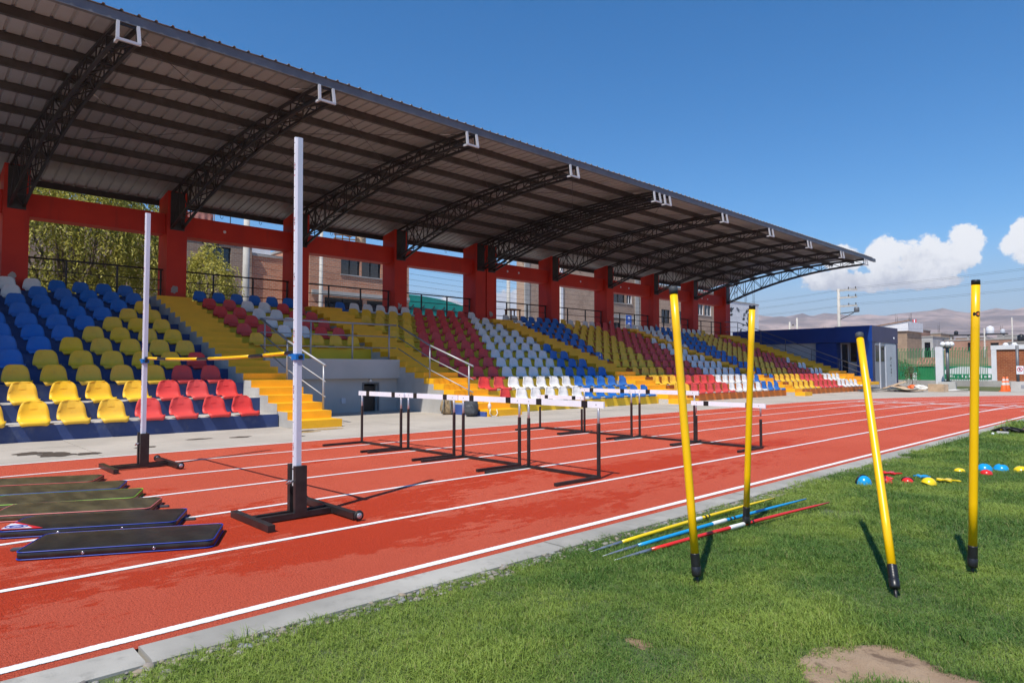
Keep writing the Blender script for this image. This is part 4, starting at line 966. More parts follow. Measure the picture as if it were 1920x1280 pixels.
# desk at the head of the third stairs, bottle left on the steps
dk = thing('wooden_desk', 'small brown wooden desk at the top of the stairs behind the white seats', 'desk', (-23.9, 22.6, 3.56))
inst('table_top', MB().box(-24.15, -23.65, 22.35, 23.05, 4.17, 4.22).mesh('table_top', 'wood'), dk)
for x in (-24.1, -23.7):
    for y in (22.4, 23.0): inst('leg', MB().box(x - .025, x + .025, y - .025, y + .025, 3.5, 4.17).mesh('leg', 'wood'), dk)
inst('shelf', MB().box(-24.1, -23.7, 22.4, 23.0, 3.72, 3.74).mesh('shelf', 'wood'), dk)
wb_ = thing('water_bottle', 'clear water bottle left standing on the stairs between the blocks', 'bottle', (-17.3, 21.3, 1.62))
inst('body', MB().lathe([(.001, 0), (.04, 0), (.04, .2), (.018, .26), (.018, .28)], (-17.35, 21.45, 1.622), 12).mesh('body', 'light_grey_paint'), wb_)
inst('wrapper', MB().lathe([(.0415, .08), (.0415, .15)], (-17.35, 21.45, 1.622), 12).mesh('wrapper', 'sign_blue'), wb_)

# ------------------------------------------------------------------ kiosk at the end of the stand
KX, KY, KT = -14.95, 46.0, 4.06
kio = thing('kiosk', 'blue and grey flat-roofed kiosk at the far end of the grandstand', 'kiosk', (-19, 48.5, 0))
inst('wall', MB().box(-24.5, -18.55, KY + .30, 51, 0, 3.02).mesh('wall', 'light_grey_paint'), kio)
inst('wall', MB().box(-18.55, KX - .06, KY + 1.0, 50.98, 0, 3.02).mesh('wall', 'light_grey_paint'), kio)
inst('roof_band', MB().box(-24.6, -17.25, KY + .05, 51.05, 3.02, KT - .03).mesh('roof_band', 'kiosk_blue'), kio)
inst('roof_band', MB().box(-17.25, KX, KY, 51.05, 3.0, KT, [0, 0, 0, 1, 0, 0]).mesh('roof_band', ['kiosk_blue', 'kiosk_blue_sheen']), kio)
inst('front_panel', MB().box(-18.55, -17.2, KY + .12, KY + 1.0, 0, 3.0).mesh('front_panel', 'kiosk_blue'), kio)
inst('corner_column', MB().box(-15.9, KX - .012, KY + .02, KY + .5, .3, 3.0, [0, 0, 0, 1, 0, 0]).mesh('corner_column', ['kiosk_blue', 'kiosk_blue_sheen']), kio)
inst('plinth', MB().box(-16.0, KX + .02, KY - .0, KY + .55, 0, .3).mesh('plinth', 'wall_concrete'), kio)
wn = inst('window', MB().box(-16.6, -15.9, KY + .94, KY + 1.0, 1.75, 2.98).mesh('window', 'dark_glass'), kio)
inst('counter_wall', MB().box(-16.65, -15.9, KY + .7, KY + .98, 0, 1.7).mesh('counter_wall', 'light_grey_paint'), kio)
dr = inst('door', MB().box(-17.15, -16.7, KY + .9, KY + .96, .02, 2.9).mesh('door', 'dark_glass'), kio)
fr = MB()
for x in (-17.17, -16.72): fr.box(x - .04, x + .04, KY + .86, KY + .99, 0, 2.98)
inst('door_frame', fr.mesh('door_frame', 'light_grey_paint'), dr)
for (ya, yb, m_, nm) in ((46.55, 47.35, 'kiosk_door', 'door'), (47.55, 48.35, 'kiosk_door', 'door'), (48.6, 50.7, 'light_grey_paint', 'side_panel')):
    o = inst(nm, MB().box(KX - .058, KX - .02, ya, yb, .03, 2.95).mesh(nm, m_), kio)
    if nm == 'door': inst('door_glass', MB().box(KX - .02, KX - .01, ya + .08, yb - .08, 1.75, 2.8).mesh('door_glass', 'dark_glass'), o)
inst('door_jamb', MB().box(KX - .058, KX, 47.36, 47.54, 0, 2.98).mesh('door_jamb', 'white_wall'), kio)
inst('edge_trim', MB().box(KX - .058, KX - .005, 50.72, 51.0, 0, 2.98).mesh('edge_trim', 'kiosk_blue_sheen'), kio)
mk = MB()
for k, (dy, z, s_) in enumerate(((0, 1.95, .10), (.03, 1.7, .07), (-.03, 1.5, .11), (.02, 1.22, .09), (.0, 1.02, .12), (.03, .8, .06))):
    b_ = blot(0, 0, s_ * .8, s_, 0, k * 1.9 + .3, 16, amp=.9); mk.add([(KX - .017, 49.6 + dy + q[0], z + q[1]) for q in b_.v], b_.f)
inst('wall_mark', mk.mesh('wall_mark', 'black_plastic'), kio)
inst('round_light', MB().ball((KX + .01, 50.2, 3.35), (.04, .08, .08)).mesh('round_light', 'white_paint'), kio)
# rubble and packaging beside the kiosk
rb = random.Random(17); RUB = []
def sheet(name, x, y, z, lx, ly, rot, tilt, m_, lab, cat, th=.02, grp='packaging dumped beside the kiosk'):
    mb = MB(); nx = 6; vv = []
    for s_ in (0, 1):
        for i in range(nx + 1):
            for j in range(nx + 1):
                a_, b_ = (i / nx - .5) * lx, (j / nx - .5) * ly; vv.append((a_, b_, s_ * th + .05 * vn(a_ * 2 + x * 7, b_ * 2, y) + tilt * a_))
    m1 = (nx + 1) ** 2; idx = lambda s_, i, j: s_ * m1 + i * (nx + 1) + j; ff = []
    for i in range(nx):
        for j in range(nx): ff += [(idx(1, i, j), idx(1, i + 1, j), idx(1, i + 1, j + 1), idx(1, i, j + 1)), (idx(0, i, j + 1), idx(0, i + 1, j + 1), idx(0, i + 1, j), idx(0, i, j))]
    for k in range(nx):
        ff += [(idx(0, k, 0), idx(0, k + 1, 0), idx(1, k + 1, 0), idx(1, k, 0)), (idx(0, k + 1, nx), idx(0, k, nx), idx(1, k, nx), idx(1, k + 1, nx)), (idx(0, 0, k + 1), idx(0, 0, k), idx(1, 0, k), idx(1, 0, k + 1)), (idx(0, nx, k), idx(0, nx, k + 1), idx(1, nx, k + 1), idx(1, nx, k))]
    mb.add(vv, ff, 0, True); o = mb.build(name, m_); o.location = (x, y, z); o.rotation_euler = (0, 0, rot); return tag(o, lab, cat, grp)
sheet('cardboard_sheet', -12.5, 41.9, .33, 1.1, .7, .5, .35, 'cardboard', 'tan cardboard sheet tilted on top of the rubbish pile by the kiosk', 'cardboard')
sheet('cardboard_sheet', -11.9, 41.4, .18, 1.3, .8, -.4, -.2, 'cardboard', 'creased tan cardboard sheet in the middle of the rubbish pile', 'cardboard')
sheet('cardboard_sheet', -11.3, 41.0, .06, 1.2, .7, .9, .06, 'cardboard', 'flat tan cardboard sheet at the right of the rubbish pile', 'cardboard')
sheet('dark_tarp', -12.7, 40.8, .10, 1.6, .9, .3, .1, 'tarp_dark', 'crumpled dark plastic sheet at the left foot of the rubbish pile', 'tarpaulin')
sheet('dark_tarp', -11.7, 40.5, .08, 1.3, .7, -.3, .05, 'tarp_dark', 'crumpled dark plastic sheet under the cardboard, front of the pile', 'tarpaulin')
sheet('dark_tarp', -13.2, 39.6, .12, 1.0, .9, .8, .16, 'tarp_dark', 'dark netting heap beside the last orange step', 'tarpaulin')
def sack(name, x, y, r_, h_, m_, lab, cat):
    mb = MB(); mb.ball((x, y, h_ * .5), (r_, r_ * .8, h_ * .5), 24, 14, 0, lambda d: 1 + .55 * vn(d.x * 2.2 + x, d.y * 2.2, d.z * 2.2) + .25 * vn(d.x * 6 + x, d.y * 6, d.z * 6)); o = mb.build(name, m_); return tag(o, lab, cat)
sack('sack', -11.35, 42.6, .36, .34, 'sack_white', 'white sack slumped behind the cardboard pile', 'sack'); sack('sack', -11.75, 42.8, .3, .34, 'cone_orange', 'reddish sack on the rubbish pile beside the kiosk', 'sack')
tag(MB().prism([(-10.9, 42.2), (-10.1, 42.0), (-10.0, 42.5), (-10.85, 42.7)], .0, .42).build('cardboard_box', 'cardboard'), 'closed tan cardboard box right of the rubbish pile', 'box')
sheet('plastic_sheet', -10.2, 43.4, .05, 1.8, .7, .25, .08, 'sack_white', 'pale plastic sheet stretched between the box and the concrete block', 'plastic sheet')
def concrete_block(x, y, lx, ly, h_, rz, lab):
    mb = MB().prism([(-lx / 2, -ly / 2), (lx / 2, -ly / 2), (lx / 2, ly / 2), (-lx / 2, ly / 2)], 0, h_); mb.v = [(a_ * (1 - .06 * (q > .1)), b_ * (1 - .06 * (q > .1)), q) for a_, b_, q in mb.v]
    t_ = thing('concrete_block', lab, 'concrete block', (x, y, 0), rz); inst('body', mb.mesh('body', 'wall_concrete'), t_, local=True)
    inst('access_plate', MB().box(-.10, .10, -ly / 2 - .01, -ly / 2 + .02, h_ * .4, h_ * .7).mesh('access_plate', 'kiosk_door'), t_, local=True); return t_
concrete_block(-11.35, 48.0, .95, .7, .46, .15, 'low pale concrete block on the far lawn beside the lamp post')
concrete_block(-7.05, 44.9, 1.1, .8, .56, .1, 'concrete block with a grey plate behind the traffic cones')
for (x, y, lab) in ((-7.98, 45.15, 'orange and white traffic cone, left of the pair'), (-7.93, 45.75, 'orange and white traffic cone, right of the pair and half hidden')):
    t_ = thing('traffic_cone', lab, 'traffic cone', (x, y, 0), 0, 'traffic cones on the far pavement')
    inst('base', MB().box(x - .2, x + .2, y - .2, y + .2, .0, .035).mesh('base', 'cone_orange'), t_)
    inst('cone', MB().lathe([(.17, .035), (.045, .8), (.03, .81), (.001, .81)], (x, y, 0), 16).mesh('cone', 'cone_orange'), t_)
    for z0, z1 in ((.36, .50), (.60, .70)): inst('reflective_band', MB().lathe([(.174 - .1667 * (z0 - .035), z0), (.174 - .1667 * (z1 - .035), z1)], (x, y, 0), 16).mesh('reflective_band', 'sack_white'), t_)
# ------------------------------------------------------------------ boundary: fence, pillars, brick wall
FY = 57.0
fe = thing('railing_fence', 'tall green bar fence on a low concrete plinth behind the far lawn', 'fence', (-14, FY, 0))
inst('plinth', MB().box(-22, -10.72, FY - .15, FY + .15, -.05, .42).mesh('plinth', 'old_concrete'), fe)
def fence_panel(xa, xb):
    mb = MB(); x = xa; k = 0
    while x < xb:
        top = 2.82 if k % 2 else 2.62; mb.box(x - .017, x + .017, FY - .017, FY + .017, .42, top)
        if k % 2 == 0: mb.box(x + .017, x + .105 - .017, FY - .015, FY + .015, 2.58, 2.615)
        else: mb.box(x + .017, x + .105 - .017, FY - .015, FY + .015, 2.785, 2.82)
        x += .105; k += 1
    for z in (.55, 1.55): mb.box(xa, xb, FY - .022, FY + .022, z, z + .045)
    o = inst('fence_panel', mb.mesh('fence_panel', 'fence_green'), fe); o['kind'] = 'stuff'
fence_panel(-17.0, -14.18); fence_panel(-13.62, -10.95); fence_panel(-21.8, -17.5)
for x in (-17.25, -13.9): inst('pillar', MB().box(x - .24, x + .24, FY - .24, FY + .24, .0, 2.9).mesh('pillar', 'white_wall'), fe)
bwl = thing('brick_wall', 'red brick boundary wall in a white concrete frame at the right', 'wall', (-4, FY, 0))
for (xa, xb) in ((-10.42, -4.4), (-4.1, 2.0)):
    inst('brick_panel', MB().box(xa, xb, FY - .1, FY + .1, .42, 2.62).mesh('brick_panel', 'brick_red_x'), bwl)
inst('plinth', MB().box(-10.72, 8, FY - .17, FY + .17, -.05, .42).mesh('plinth', 'old_concrete'), bwl)
for x in (-10.57, -4.25, 2.15): inst('pillar', MB().box(x - .15, x + .15, FY - .18, FY + .18, .42, 2.62).mesh('pillar', 'white_wall'), bwl)
inst('coping_beam', MB().box(-10.74, 8, FY - .19, FY + .19, 2.62, 2.92).mesh('coping_beam', 'white_wall'), bwl)
def lamp_post(x, y, h_, n_, lab):
    t_ = thing('lamp_post', lab, 'lamp post', (x, y, 0)); inst('post', MB().tube([(x, y, 0), (x, y, h_)], .10, 12).mesh('post', 'steel_grey'), t_)
    inst('arm', MB().tube([(x - .25, y, h_), (x + .25, y, h_)], .06, 8).mesh('arm', 'steel_grey'), t_)
    for k in range(n_): 
        a_ = 2 * math.pi * k / n_ + .4; inst('globe', MB().ball((x + .26 * math.cos(a_), y + .26 * math.sin(a_), h_ + .22), (.19, .19, .2)).mesh('globe', 'lamp_globe'), t_)
lamp_post(-12.95, 55.0, 2.78, 4, 'dark lamp post with four white globes before the green fence')
lamp_post(-9.85, 58.2, 2.72, 2, 'lamp with white globes rising behind the brick wall')
sp = thing('sign_post', 'dark post carrying a white prohibition sign before the brick wall', 'sign post', (-7.46, 45.9, 0))
inst('post', MB().tube([(-7.46, 45.9, 0), (-7.46, 45.9, 2.56)], .075, 10).mesh('post', 'steel_grey'), sp)
sg = inst('sign_board', MB().box(-7.5, -7.18, 45.79, 45.81, .96, 1.42).mesh('sign_board', 'white_paint'), sp)
rg = MB(); ring = [Vector((-7.34 + .115 * math.cos(a_ * .349), 45.785, 1.23 + .115 * math.sin(a_ * .349))) for a_ in range(19)]; rg.tube(ring, .014, 6); rg.bar((-7.42, 45.785, 1.31), (-7.26, 45.785, 1.15), .022, .01)
inst('ban_symbol', rg.mesh('ban_symbol', 'print_red'), sg)
sy_ = MB(); sy_.box(-7.37, -7.32, 45.786, 45.789, 1.16, 1.30); inst('figure', sy_.mesh('figure', 'black_plastic'), sg)
# painted wall and booth seen through the fence
mw = thing('painted_wall', 'low green and white painted wall seen through the green fence', 'wall', (-12, 64, 0))
inst('base', MB().box(-22, -6, 64, 64.3, 0, 1.5).mesh('base', 'bus_green'), mw)
arch = [(-15.8, .15), (-11.6, .15), (-11.6, 1.0), (-12.1, 1.32), (-13.0, 1.46), (-14.2, 1.44), (-15.2, 1.2), (-15.8, .9)]
inst('white_field', MB().prism_y(arch, 63.94, 64.0).mesh('white_field', 'white_wall'), mw)
inst('white_field', MB().box(-18.2, -16.6, 63.95, 64, .1, .95).mesh('white_field', 'white_wall'), mw); inst('white_field', MB().box(-11.2, -9.6, 63.95, 64, .1, 1.2).mesh('white_field', 'white_wall'), mw)
gb = MB().box(-15.6, -11.7, 63.9, 63.94, .45, .85); inst('green_band', gb.mesh('green_band', 'bus_green'), mw)
st_ = MB(); q = random.Random(4)
for k in range(14):
    x = -15.4 + k * .26; st_.box(x, x + q.uniform(.05, .16), 63.88, 63.9, .52 + q.uniform(0, .08), .68 + q.uniform(0, .12))
inst('paint_strokes', st_.mesh('paint_strokes', 'white_wall'), mw)
bo = thing('street_booth', 'small green booth with a red slatted roof behind the fence', 'booth', (-15.7, 60.5, 0))
inst('body', MB().box(-16.3, -15.1, 60.1, 61, 0, 1.5).mesh('body', 'fence_green'), bo)
rs_ = MB()
for k in range(6): rs_.bar((-16.3 + k * .24, 60.0, 1.5), (-16.15 + k * .24, 60.7, 2.15), .16, .04)
rs_.box(-16.35, -14.95, 60.02, 60.1, 1.48, 1.58); rs_.box(-16.3, -14.9, 60.66, 60.74, 2.1, 2.18); inst('slatted_roof', rs_.mesh('slatted_roof', 'rust_sheet'), bo)

# ------------------------------------------------------------------ houses
def house(name, lab, x0, x1, y0, y1, h_, wallm, wins=(), face='x', extras=None, parapet=.25, cat='house'):
    """box house; wins = (a0, a1, z0, z1) openings on the facade that faces +x (a = y) or -y (a = x)"""
    t_ = thing(name, lab, cat, ((x0 + x1) / 2, (y0 + y1) / 2, 0)); mb = MB(); 
    # facade built round its openings so that windows sit in real recesses
    a_lo, a_hi = (y0, y1) if face == 'x' else (x0, x1); D_ = .22
    xs_ = sorted({a_lo, a_hi, *[q for w_ in wins for q in w_[:2]]}); zs_ = sorted({0., h_, *[q for w_ in wins for q in w_[2:4]]})
    for i in range(len(xs_) - 1):
        for j in range(len(zs_) - 1):
            ca, cz = (xs_[i] + xs_[i + 1]) / 2, (zs_[j] + zs_[j + 1]) / 2
            if any(w_[0] < ca < w_[1] and w_[2] < cz < w_[3] for w_ in wins): continue
            if face == 'x': mb.box(x1 - D_, x1, xs_[i], xs_[i + 1], zs_[j], zs_[j + 1])
            else: mb.box(xs_[i], xs_[i + 1], y0, y0 + D_, zs_[j], zs_[j + 1])
    if face == 'x': mb.box(x0, x1 - D_, y0, y1, 0, h_)
    else: mb.box(x0, x1, y0 + D_, y1, 0, h_)
    inst('wall', mb.mesh('wall', wallm), t_)
    rf = MB().box(x0 + .05, x1 + .06, y0 - .06, y1 + .06, h_, h_ + .16); r_ = inst('roof_slab', rf.mesh('roof_slab', 'old_concrete'), t_)
    for w_ in wins:
        a0, a1, z0, z1 = w_[:4]
        if face == 'x':
            g_ = MB().box(x1 - D_, x1 - D_ + .05, a0 + .04, a1 - .04, z0 + .04, z1 - .04); f_ = MB()
            f_.box(x1 - D_, x1 - .08, a0, a0 + .05, z0, z1); f_.box(x1 - D_, x1 - .08, a1 - .05, a1, z0, z1); f_.box(x1 - D_, x1 - .08, a0 + .05, a1 - .05, z0, z0 + .05); f_.box(x1 - D_, x1 - .08, a0 + .05, a1 - .05, z1 - .05, z1)
            f_.box(x1 - D_ + .05, x1 - .1, (a0 + a1) / 2 - .02, (a0 + a1) / 2 + .02, z0 + .05, z1 - .05); sl = MB().box(x1 - .02, x1 + .06, a0 - .06, a1 + .06, z0 - .08, z0)
        else:
            g_ = MB().box(a0 + .04, a1 - .04, y0 + D_ - .05, y0 + D_, z0 + .04, z1 - .04); f_ = MB().box(a0, a0 + .05, y0 + .08, y0 + D_, z0, z1); f_.box(a1 - .05, a1, y0 + .08, y0 + D_, z0, z1); f_.box(a0 + .05, a1 - .05, y0 + .08, y0 + D_, z1 - .05, z1)
            sl = MB().box(a0 - .06, a1 + .06, y0 - .06, y0 + .02, z0 - .08, z0)
        o = inst('window', g_.mesh('window', 'dark_glass'), t_); inst('frame', f_.mesh('frame', w_[4] if len(w_) > 4 else 'steel_dark'), o); inst('sill', sl.mesh('sill', 'old_concrete'), o)
    return t_, r_
def rebars(t_, spots, z, h_=1.0):
    mb = MB()
    for (x, y) in spots:
        for dx, dy in ((-.1, -.1), (.1, -.1), (-.1, .1), (.1, .1)): mb.tube([(x + dx, y + dy, z), (x + dx * 1.1, y + dy, z + h_ * rng.uniform(.7, 1.2))], .014, 5)
    inst('rebar', mb.mesh('rebar', 'steel_dark'), t_)
def tank(t_, x, y, z, m_, s_=1.):
    inst('water_tank', MB().lathe([(.001, 0), (.5 * s_, 0), (.52 * s_, .1), (.52 * s_, .9 * s_), (.4 * s_, 1.05 * s_), (.2 * s_, 1.12 * s_), (.18 * s_, 1.2 * s_), (.001, 1.2 * s_)], (x, y, z), 16).mesh('water_tank', m_), t_)
t_, r_ = house('brick_house', 'grey-brown brick house hidden behind the trees at the left', -50, -41, -12, 9.9, 8.9, 'brick_grey', [(-8, -6.4, 5.5, 7), (-3, -1.4, 5.5, 7), (3.0, 4.5, 5.4, 6.9)])
rebars(t_, [(-42, 8.5), (-42, 3)], 9.06)
t_, r_ = house('brick_house', 'grey-brown brick house with one dark window left of the concrete pole', -49, -40, 10, 16.1, 8.75, 'brick_grey', [(13.3, 14.85, 7.15, 8.45), (11, 12.2, 4.2, 5.6), (13.3, 14.85, 4.0, 5.4)])
vb = MB()
for k in range(4): 
    for j in range(3): vb.box(-39.998, -39.99, 13.2 + k * .12 + (.5 if k > 1 else 0), 13.28 + k * .12 + (.5 if k > 1 else 0), 8.5, 8.62)
inst('vent_holes', vb.mesh('vent_holes', 'black_plastic'), t_)
# laundry and antenna on that roof
ll = MB(); pts_ = [(-40.4, 11.2 + .28 * k) for k in range(8)]
nL = 24; vv = []
for i in range(nL + 1):
    y = 11.9 + 2.0 * i / nL
    for j in range(4): vv.append((-40.3 + .06 * math.sin(i * 1.5) * (j / 3), y, 10.35 - .17 * j - .03 * math.sin(i * .26)))
ll.add(vv, [(i * 4 + j, (i + 1) * 4 + j, (i + 1) * 4 + j + 1, i * 4 + j + 1) for i in range(nL) for j in range(3)], 0, True)
ld = thing('laundry_line', 'pinkish laundry hanging on a line above the grey brick house', 'laundry', (-40.3, 12.8, 8.9))
inst('cloth', ll.mesh('cloth', 'rust_sheet'), ld)
for y in (11.85, 13.95): inst('line_pole', MB().tube([(-40.3, y, 8.9), (-40.3, y, 11.0 if y > 13 else 10.5)], .025, 6).mesh('line_pole', 'wood'), ld)
an = MB(); an.tube([(-40.6, 15.0, 8.9), (-40.6, 15.0, 11.3)], .03, 6); an.bar((-40.6, 14.7, 11.2), (-40.6, 15.2, 11.25), .02)
inst('antenna', an.mesh('antenna', 'steel_dark'), t_)
t_, r_ = house('brick_house', 'small orange brick house right of the concrete pole', -49, -40.3, 16.2, 18.75, 8.2, 'brick_orange', [(17, 17.9, 3.2, 4.6)])
inst('roof_room', MB().box(-43, -40.8, 16.3, 17.6, 8.36, 8.95).mesh('roof_room', 'white_wall'), r_)
t_, r_ = house('brick_house', 'orange brick house with a pair of dark windows above a shopfront', -48, -38, 18.85, 26.2, 8.95, 'brick_orange', [(21.0, 22.38, 7.3, 8.35), (22.5, 23.95, 7.28, 8.32), (24.5, 25.9, 7.3, 8.3), (19.9, 22.6, 3.2, 5.75), (22.9, 25.9, 3.2, 5.75)])
inst('lintel', MB().box(-38.0, -37.88, 19.0, 26.2, 5.85, 6.15).mesh('lintel', 'old_concrete'), t_)
sh = thing('roof_shed', 'ramshackle roof shed with crumpled reddish sheet and brown tank', 'shed', (-39, 22.3, 9.1))
o = MB(); vv = [(-39.8 + .12 * i, 20.9 + .22 * j, 10.25 + .18 * vn(i * .6, j * .6, 1) + .1 * math.sin(j * .6)) for i in range(10) for j in range(9)]
o.add(vv + [(a_, b_, c_ + .05) for a_, b_, c_ in vv], [(i * 9 + j, (i + 1) * 9 + j, (i + 1) * 9 + j + 1, i * 9 + j + 1) for i in range(9) for j in range(8)] + [(90 + i * 9 + j + 1, 90 + (i + 1) * 9 + j + 1, 90 + (i + 1) * 9 + j, 90 + i * 9 + j) for i in range(9) for j in range(8)], 0, True)
inst('crumpled_sheet', o.mesh('crumpled_sheet', 'rust_sheet'), sh)
o = MB()
for y in (21, 21.5, 22.0, 22.5): o.bar((-38.8, y, 9.1), (-38.8, y + .05, 10.2), .05)
for z in (9.45, 9.7, 9.95): o.bar((-38.8, 20.9, z), (-38.8, 22.6, z + .1), .05, .08)
inst('wood_frame', o.mesh('wood_frame', 'wood'), sh)
inst('brown_tank', MB().lathe([(.001, 0), (.36, 0), (.36, 1.2), (.3, 1.35), (.001, 1.4)], (-39.2, 23.1, 9.1), 14).mesh('brown_tank', 'cardboard'), sh)
tl = thing('teal_roofed_hall', 'low hall with a curved teal sheet roof behind the stand', 'hall', (-44, 32, 0))
pl = [(28.2, 5.3)] + [(28.2 + .62 * k, 5.3 + 1.65 * math.sqrt(max(0, 1 - ((28.2 + .62 * k - 28.6) / 7.6) ** 2)) if k else 6.9) for k in range(1, 12)] + [(36.0, 5.3)]
o = MB(); n_ = len(pl); o.add([(-42, a_, b_) for a_, b_ in pl] + [(-50, a_, b_) for a_, b_ in pl], [tuple(range(n_)), tuple(range(2 * n_ - 1, n_ - 1, -1))] + [(i, n_ + i, n_ + (i + 1) % n_, (i + 1) % n_) for i in range(n_)])
inst('curved_roof', o.mesh('curved_roof', 'teal_sheet'), tl); inst('wall', MB().box(-49.8, -42.2, 28.3, 35.9, 0, 5.3).mesh('wall', 'adobe'), tl)
o = MB()
for k in range(7): o.bar((-41.97, 28.6 + k, 5.35), (-41.97, 29.4 + k, 6.2), .05)
o.bar((-41.97, 28.3, 6.0), (-41.97, 35.5, 5.8), .05); inst('roof_bracing', o.mesh('roof_bracing', 'steel_dark'), tl)
t_, r_ = house('brick_tower', 'tall narrow pale brick house with sky to its left', -46.2, -45, 44.4, 49.0, 14.2, 'brick_pale', [(46.5, 47.6, 3.4, 4.6)], cat='house')
inst('corner_pillar', MB().box(-45.05, -44.9, 44.3, 44.9, 0, 14.2).mesh('corner_pillar', 'old_concrete'), t_)
t_, r_ = house('brick_house', 'large windowless pale brick wall seen between red columns', -46.6, -45.1, 49.1, 56.6, 13.8, 'brick_pale', [(54.9, 56, 3.4, 4.8)])
inst('downpipe', MB().box(-45.1, -44.95, 49.4, 49.75, 0, 13.8).mesh('downpipe', 'white_wall'), t_)
t_, r_ = house('brick_house', 'brick house with small windows above a blue banner', -54, -45, 56.7, 66.0, 12.6, 'brick_grey', [(57.9, 60.1, 8.6, 9.9), (60.4, 61.4, 8.6, 9.9, 'white_wall'), (57.8, 59.2, 4.6, 6.4), (64.2, 65.4, 6.2, 7.6)])
inst('concrete_frame', MB().box(-45, -44.9, 61.9, 62.6, 0, 12.6).mesh('concrete_frame', 'old_concrete'), t_); inst('concrete_band', MB().box(-45, -44.93, 56.7, 61.9, 6.9, 7.25).mesh('concrete_band', 'old_concrete'), t_)
bn = thing('blue_banner', 'narrow blue banner with white vertical lettering between the columns', 'banner', (-43.0, 58.1, 5.4))
inst('cloth', MB().box(-43.03, -43.0, 57.6, 58.55, 4.6, 7.05).mesh('cloth', 'sign_blue'), bn)
o = MB(); q = random.Random(12)
for k in range(7):
    z = 6.85 - k * .31; o.box(-43.0, -42.985, 57.92, 58.26, z - .05, z)
    if k % 3 != 1: o.box(-43.0, -42.985, 57.92, 58.0, z - .2, z - .05)
    if k % 2 == 0: o.box(-43.0, -42.985, 58.18, 58.26, z - .2, z - .05)
    if k % 3 == 0: o.box(-43.0, -42.985, 58.0, 58.18, z - .16, z - .11)
inst('lettering', o.mesh('lettering', 'white_paint'), bn); inst('banner_pole', MB().tube([(-43.05, 57.55, 0), (-43.05, 57.55, 7.2)], .04, 6).mesh('banner_pole', 'steel_grey'), bn)
t_, r_ = house('brick_house', 'brick house with pale-framed windows behind the last red columns', -55, -45, 66.1, 82, 11.2, 'brick_pale', [(67.2, 69, 6.8, 8.4), (71, 72.6, 6.8, 8.4), (75.4, 76.75, 8.2, 9.7, 'white_wall'), (77.0, 78.7, 8.2, 9.75, 'white_wall')])
inst('red_panel', MB().box(-46, -45.6, 78.5, 79.6, 11.4, 12.4).mesh('red_panel', 'print_red'), r_)
t_, r_ = house('white_building', 'pale grey building with scribbled graphics beyond the last column', -58, -47, 83, 96, 10.9, 'white_wall', [(85, 87, 6, 8), (92.5, 94.5, 6.5, 9.5)])
o = MB(); q = random.Random(2)
for k in range(16):
    y, z = q.uniform(86.5, 93), q.uniform(5.4, 10.2); b_ = blot(0, 0, q.uniform(.2, .8), q.uniform(.08, .3), 0, k * 1.1, 14, q.uniform(-.6, .6), .8); o.add([(-46.985 + k * .0004, y + v_[0], z + v_[1]) for v_ in b_.v], b_.f, k % 2)
inst('graphics', o.mesh('graphics', ['steel_grey', 'steel_dark']), t_)
rebars(t_, [(-47.5, 84), (-47.5, 88), (-47.5, 93), (-47.5, 95.5)], 11, 2.)
o = MB()
for k in range(7): o.bar((-47.4, 86 + k, 11.1 + .3 * k % 2), (-47.4, 88.0 + k * .7, 12.6 + (k % 3) * .6), .07)
inst('scaffold', o.mesh('scaffold', 'steel_grey'), t_)
# far houses beyond the fence
def fhouse(lab, x0, x1, y0, h_, m_, wins=(), dep=8): return house('brick_house', lab, x0, x1, y0, y0 + dep, h_, m_, wins, face='y')
t_, r_ = fhouse('unfinished pinkish brick house right of the kiosk roof', -31.6, -28.7, 105, 6.9, 'brick_orange_x', [(-30.6, -29.7, 3.6, 4.8)])
rebars(t_, [(-31, 105.5), (-29.2, 105.5), (-30, 108)], 7.05, 1.9)
inst('corner_pillar', MB().box(-30.3, -29.6, 104.85, 105, 0, 7.6).mesh('corner_pillar', 'wall_concrete'), t_)
inst('flag_pole', MB().tube([(-28.9, 105.2, 7), (-28.9, 105.2, 8.3)], .03, 6).mesh('flag_pole', 'steel_grey'), t_); fl = MB()
for k, m_ in enumerate((0, 1, 0)): fl.box(-28.87 + k * .16, -28.87 + (k + 1) * .16, 105.19, 105.21, 7.65, 8.25, m_)
inst('flag', fl.mesh('flag', ['print_red', 'white_paint']), t_)
t_, r_ = fhouse('grey plastered annex with dark openings beside the pinkish house', -28.6, -25.9, 103, 5.6, 'wall_concrete', [(-26.9, -26.2, 2.6, 4.9), (-28.2, -27.5, 3.2, 4.5)])
t_, r_ = fhouse('wide pinkish brick house with water tanks on its flat roof', -25.8, -18.1, 108, 5.2, 'brick_orange_x', [(-23.0, -21.8, 3.7, 4.9), (-20.4, -19.5, 3.5, 4.8)])
inst('roof_frame', MB().box(-25.2, -18.6, 108.2, 109, 5.9, 6.05).mesh('roof_frame', 'steel_dark'), r_)
o = MB()
for x in (-25, -23, -21, -19): o.box(x - .1, x + .1, 108.3, 108.5, 5.36, 5.9)
inst('roof_posts', o.mesh('roof_posts', 'old_concrete'), r_)
tank(t_, -20.6, 109, 6.05, 'white_wall', .9); tank(t_, -22.4, 109, 6.05, 'black_plastic', .55); tank(t_, -24.6, 109.3, 6.05, 'black_plastic', .5); tank(t_, -19.2, 109, 6.05, 'light_grey_paint', .5)
t_, r_ = fhouse('grey concrete house with tanks right of the yellow pole', -17.9, -14.7, 104, 4.6, 'old_concrete', [(-16.6, -15.4, 3.2, 4.1)])
tank(t_, -16.6, 105, 4.76, 'black_plastic', .8); tank(t_, -15.8, 105, 4.76, 'white_wall', .8)
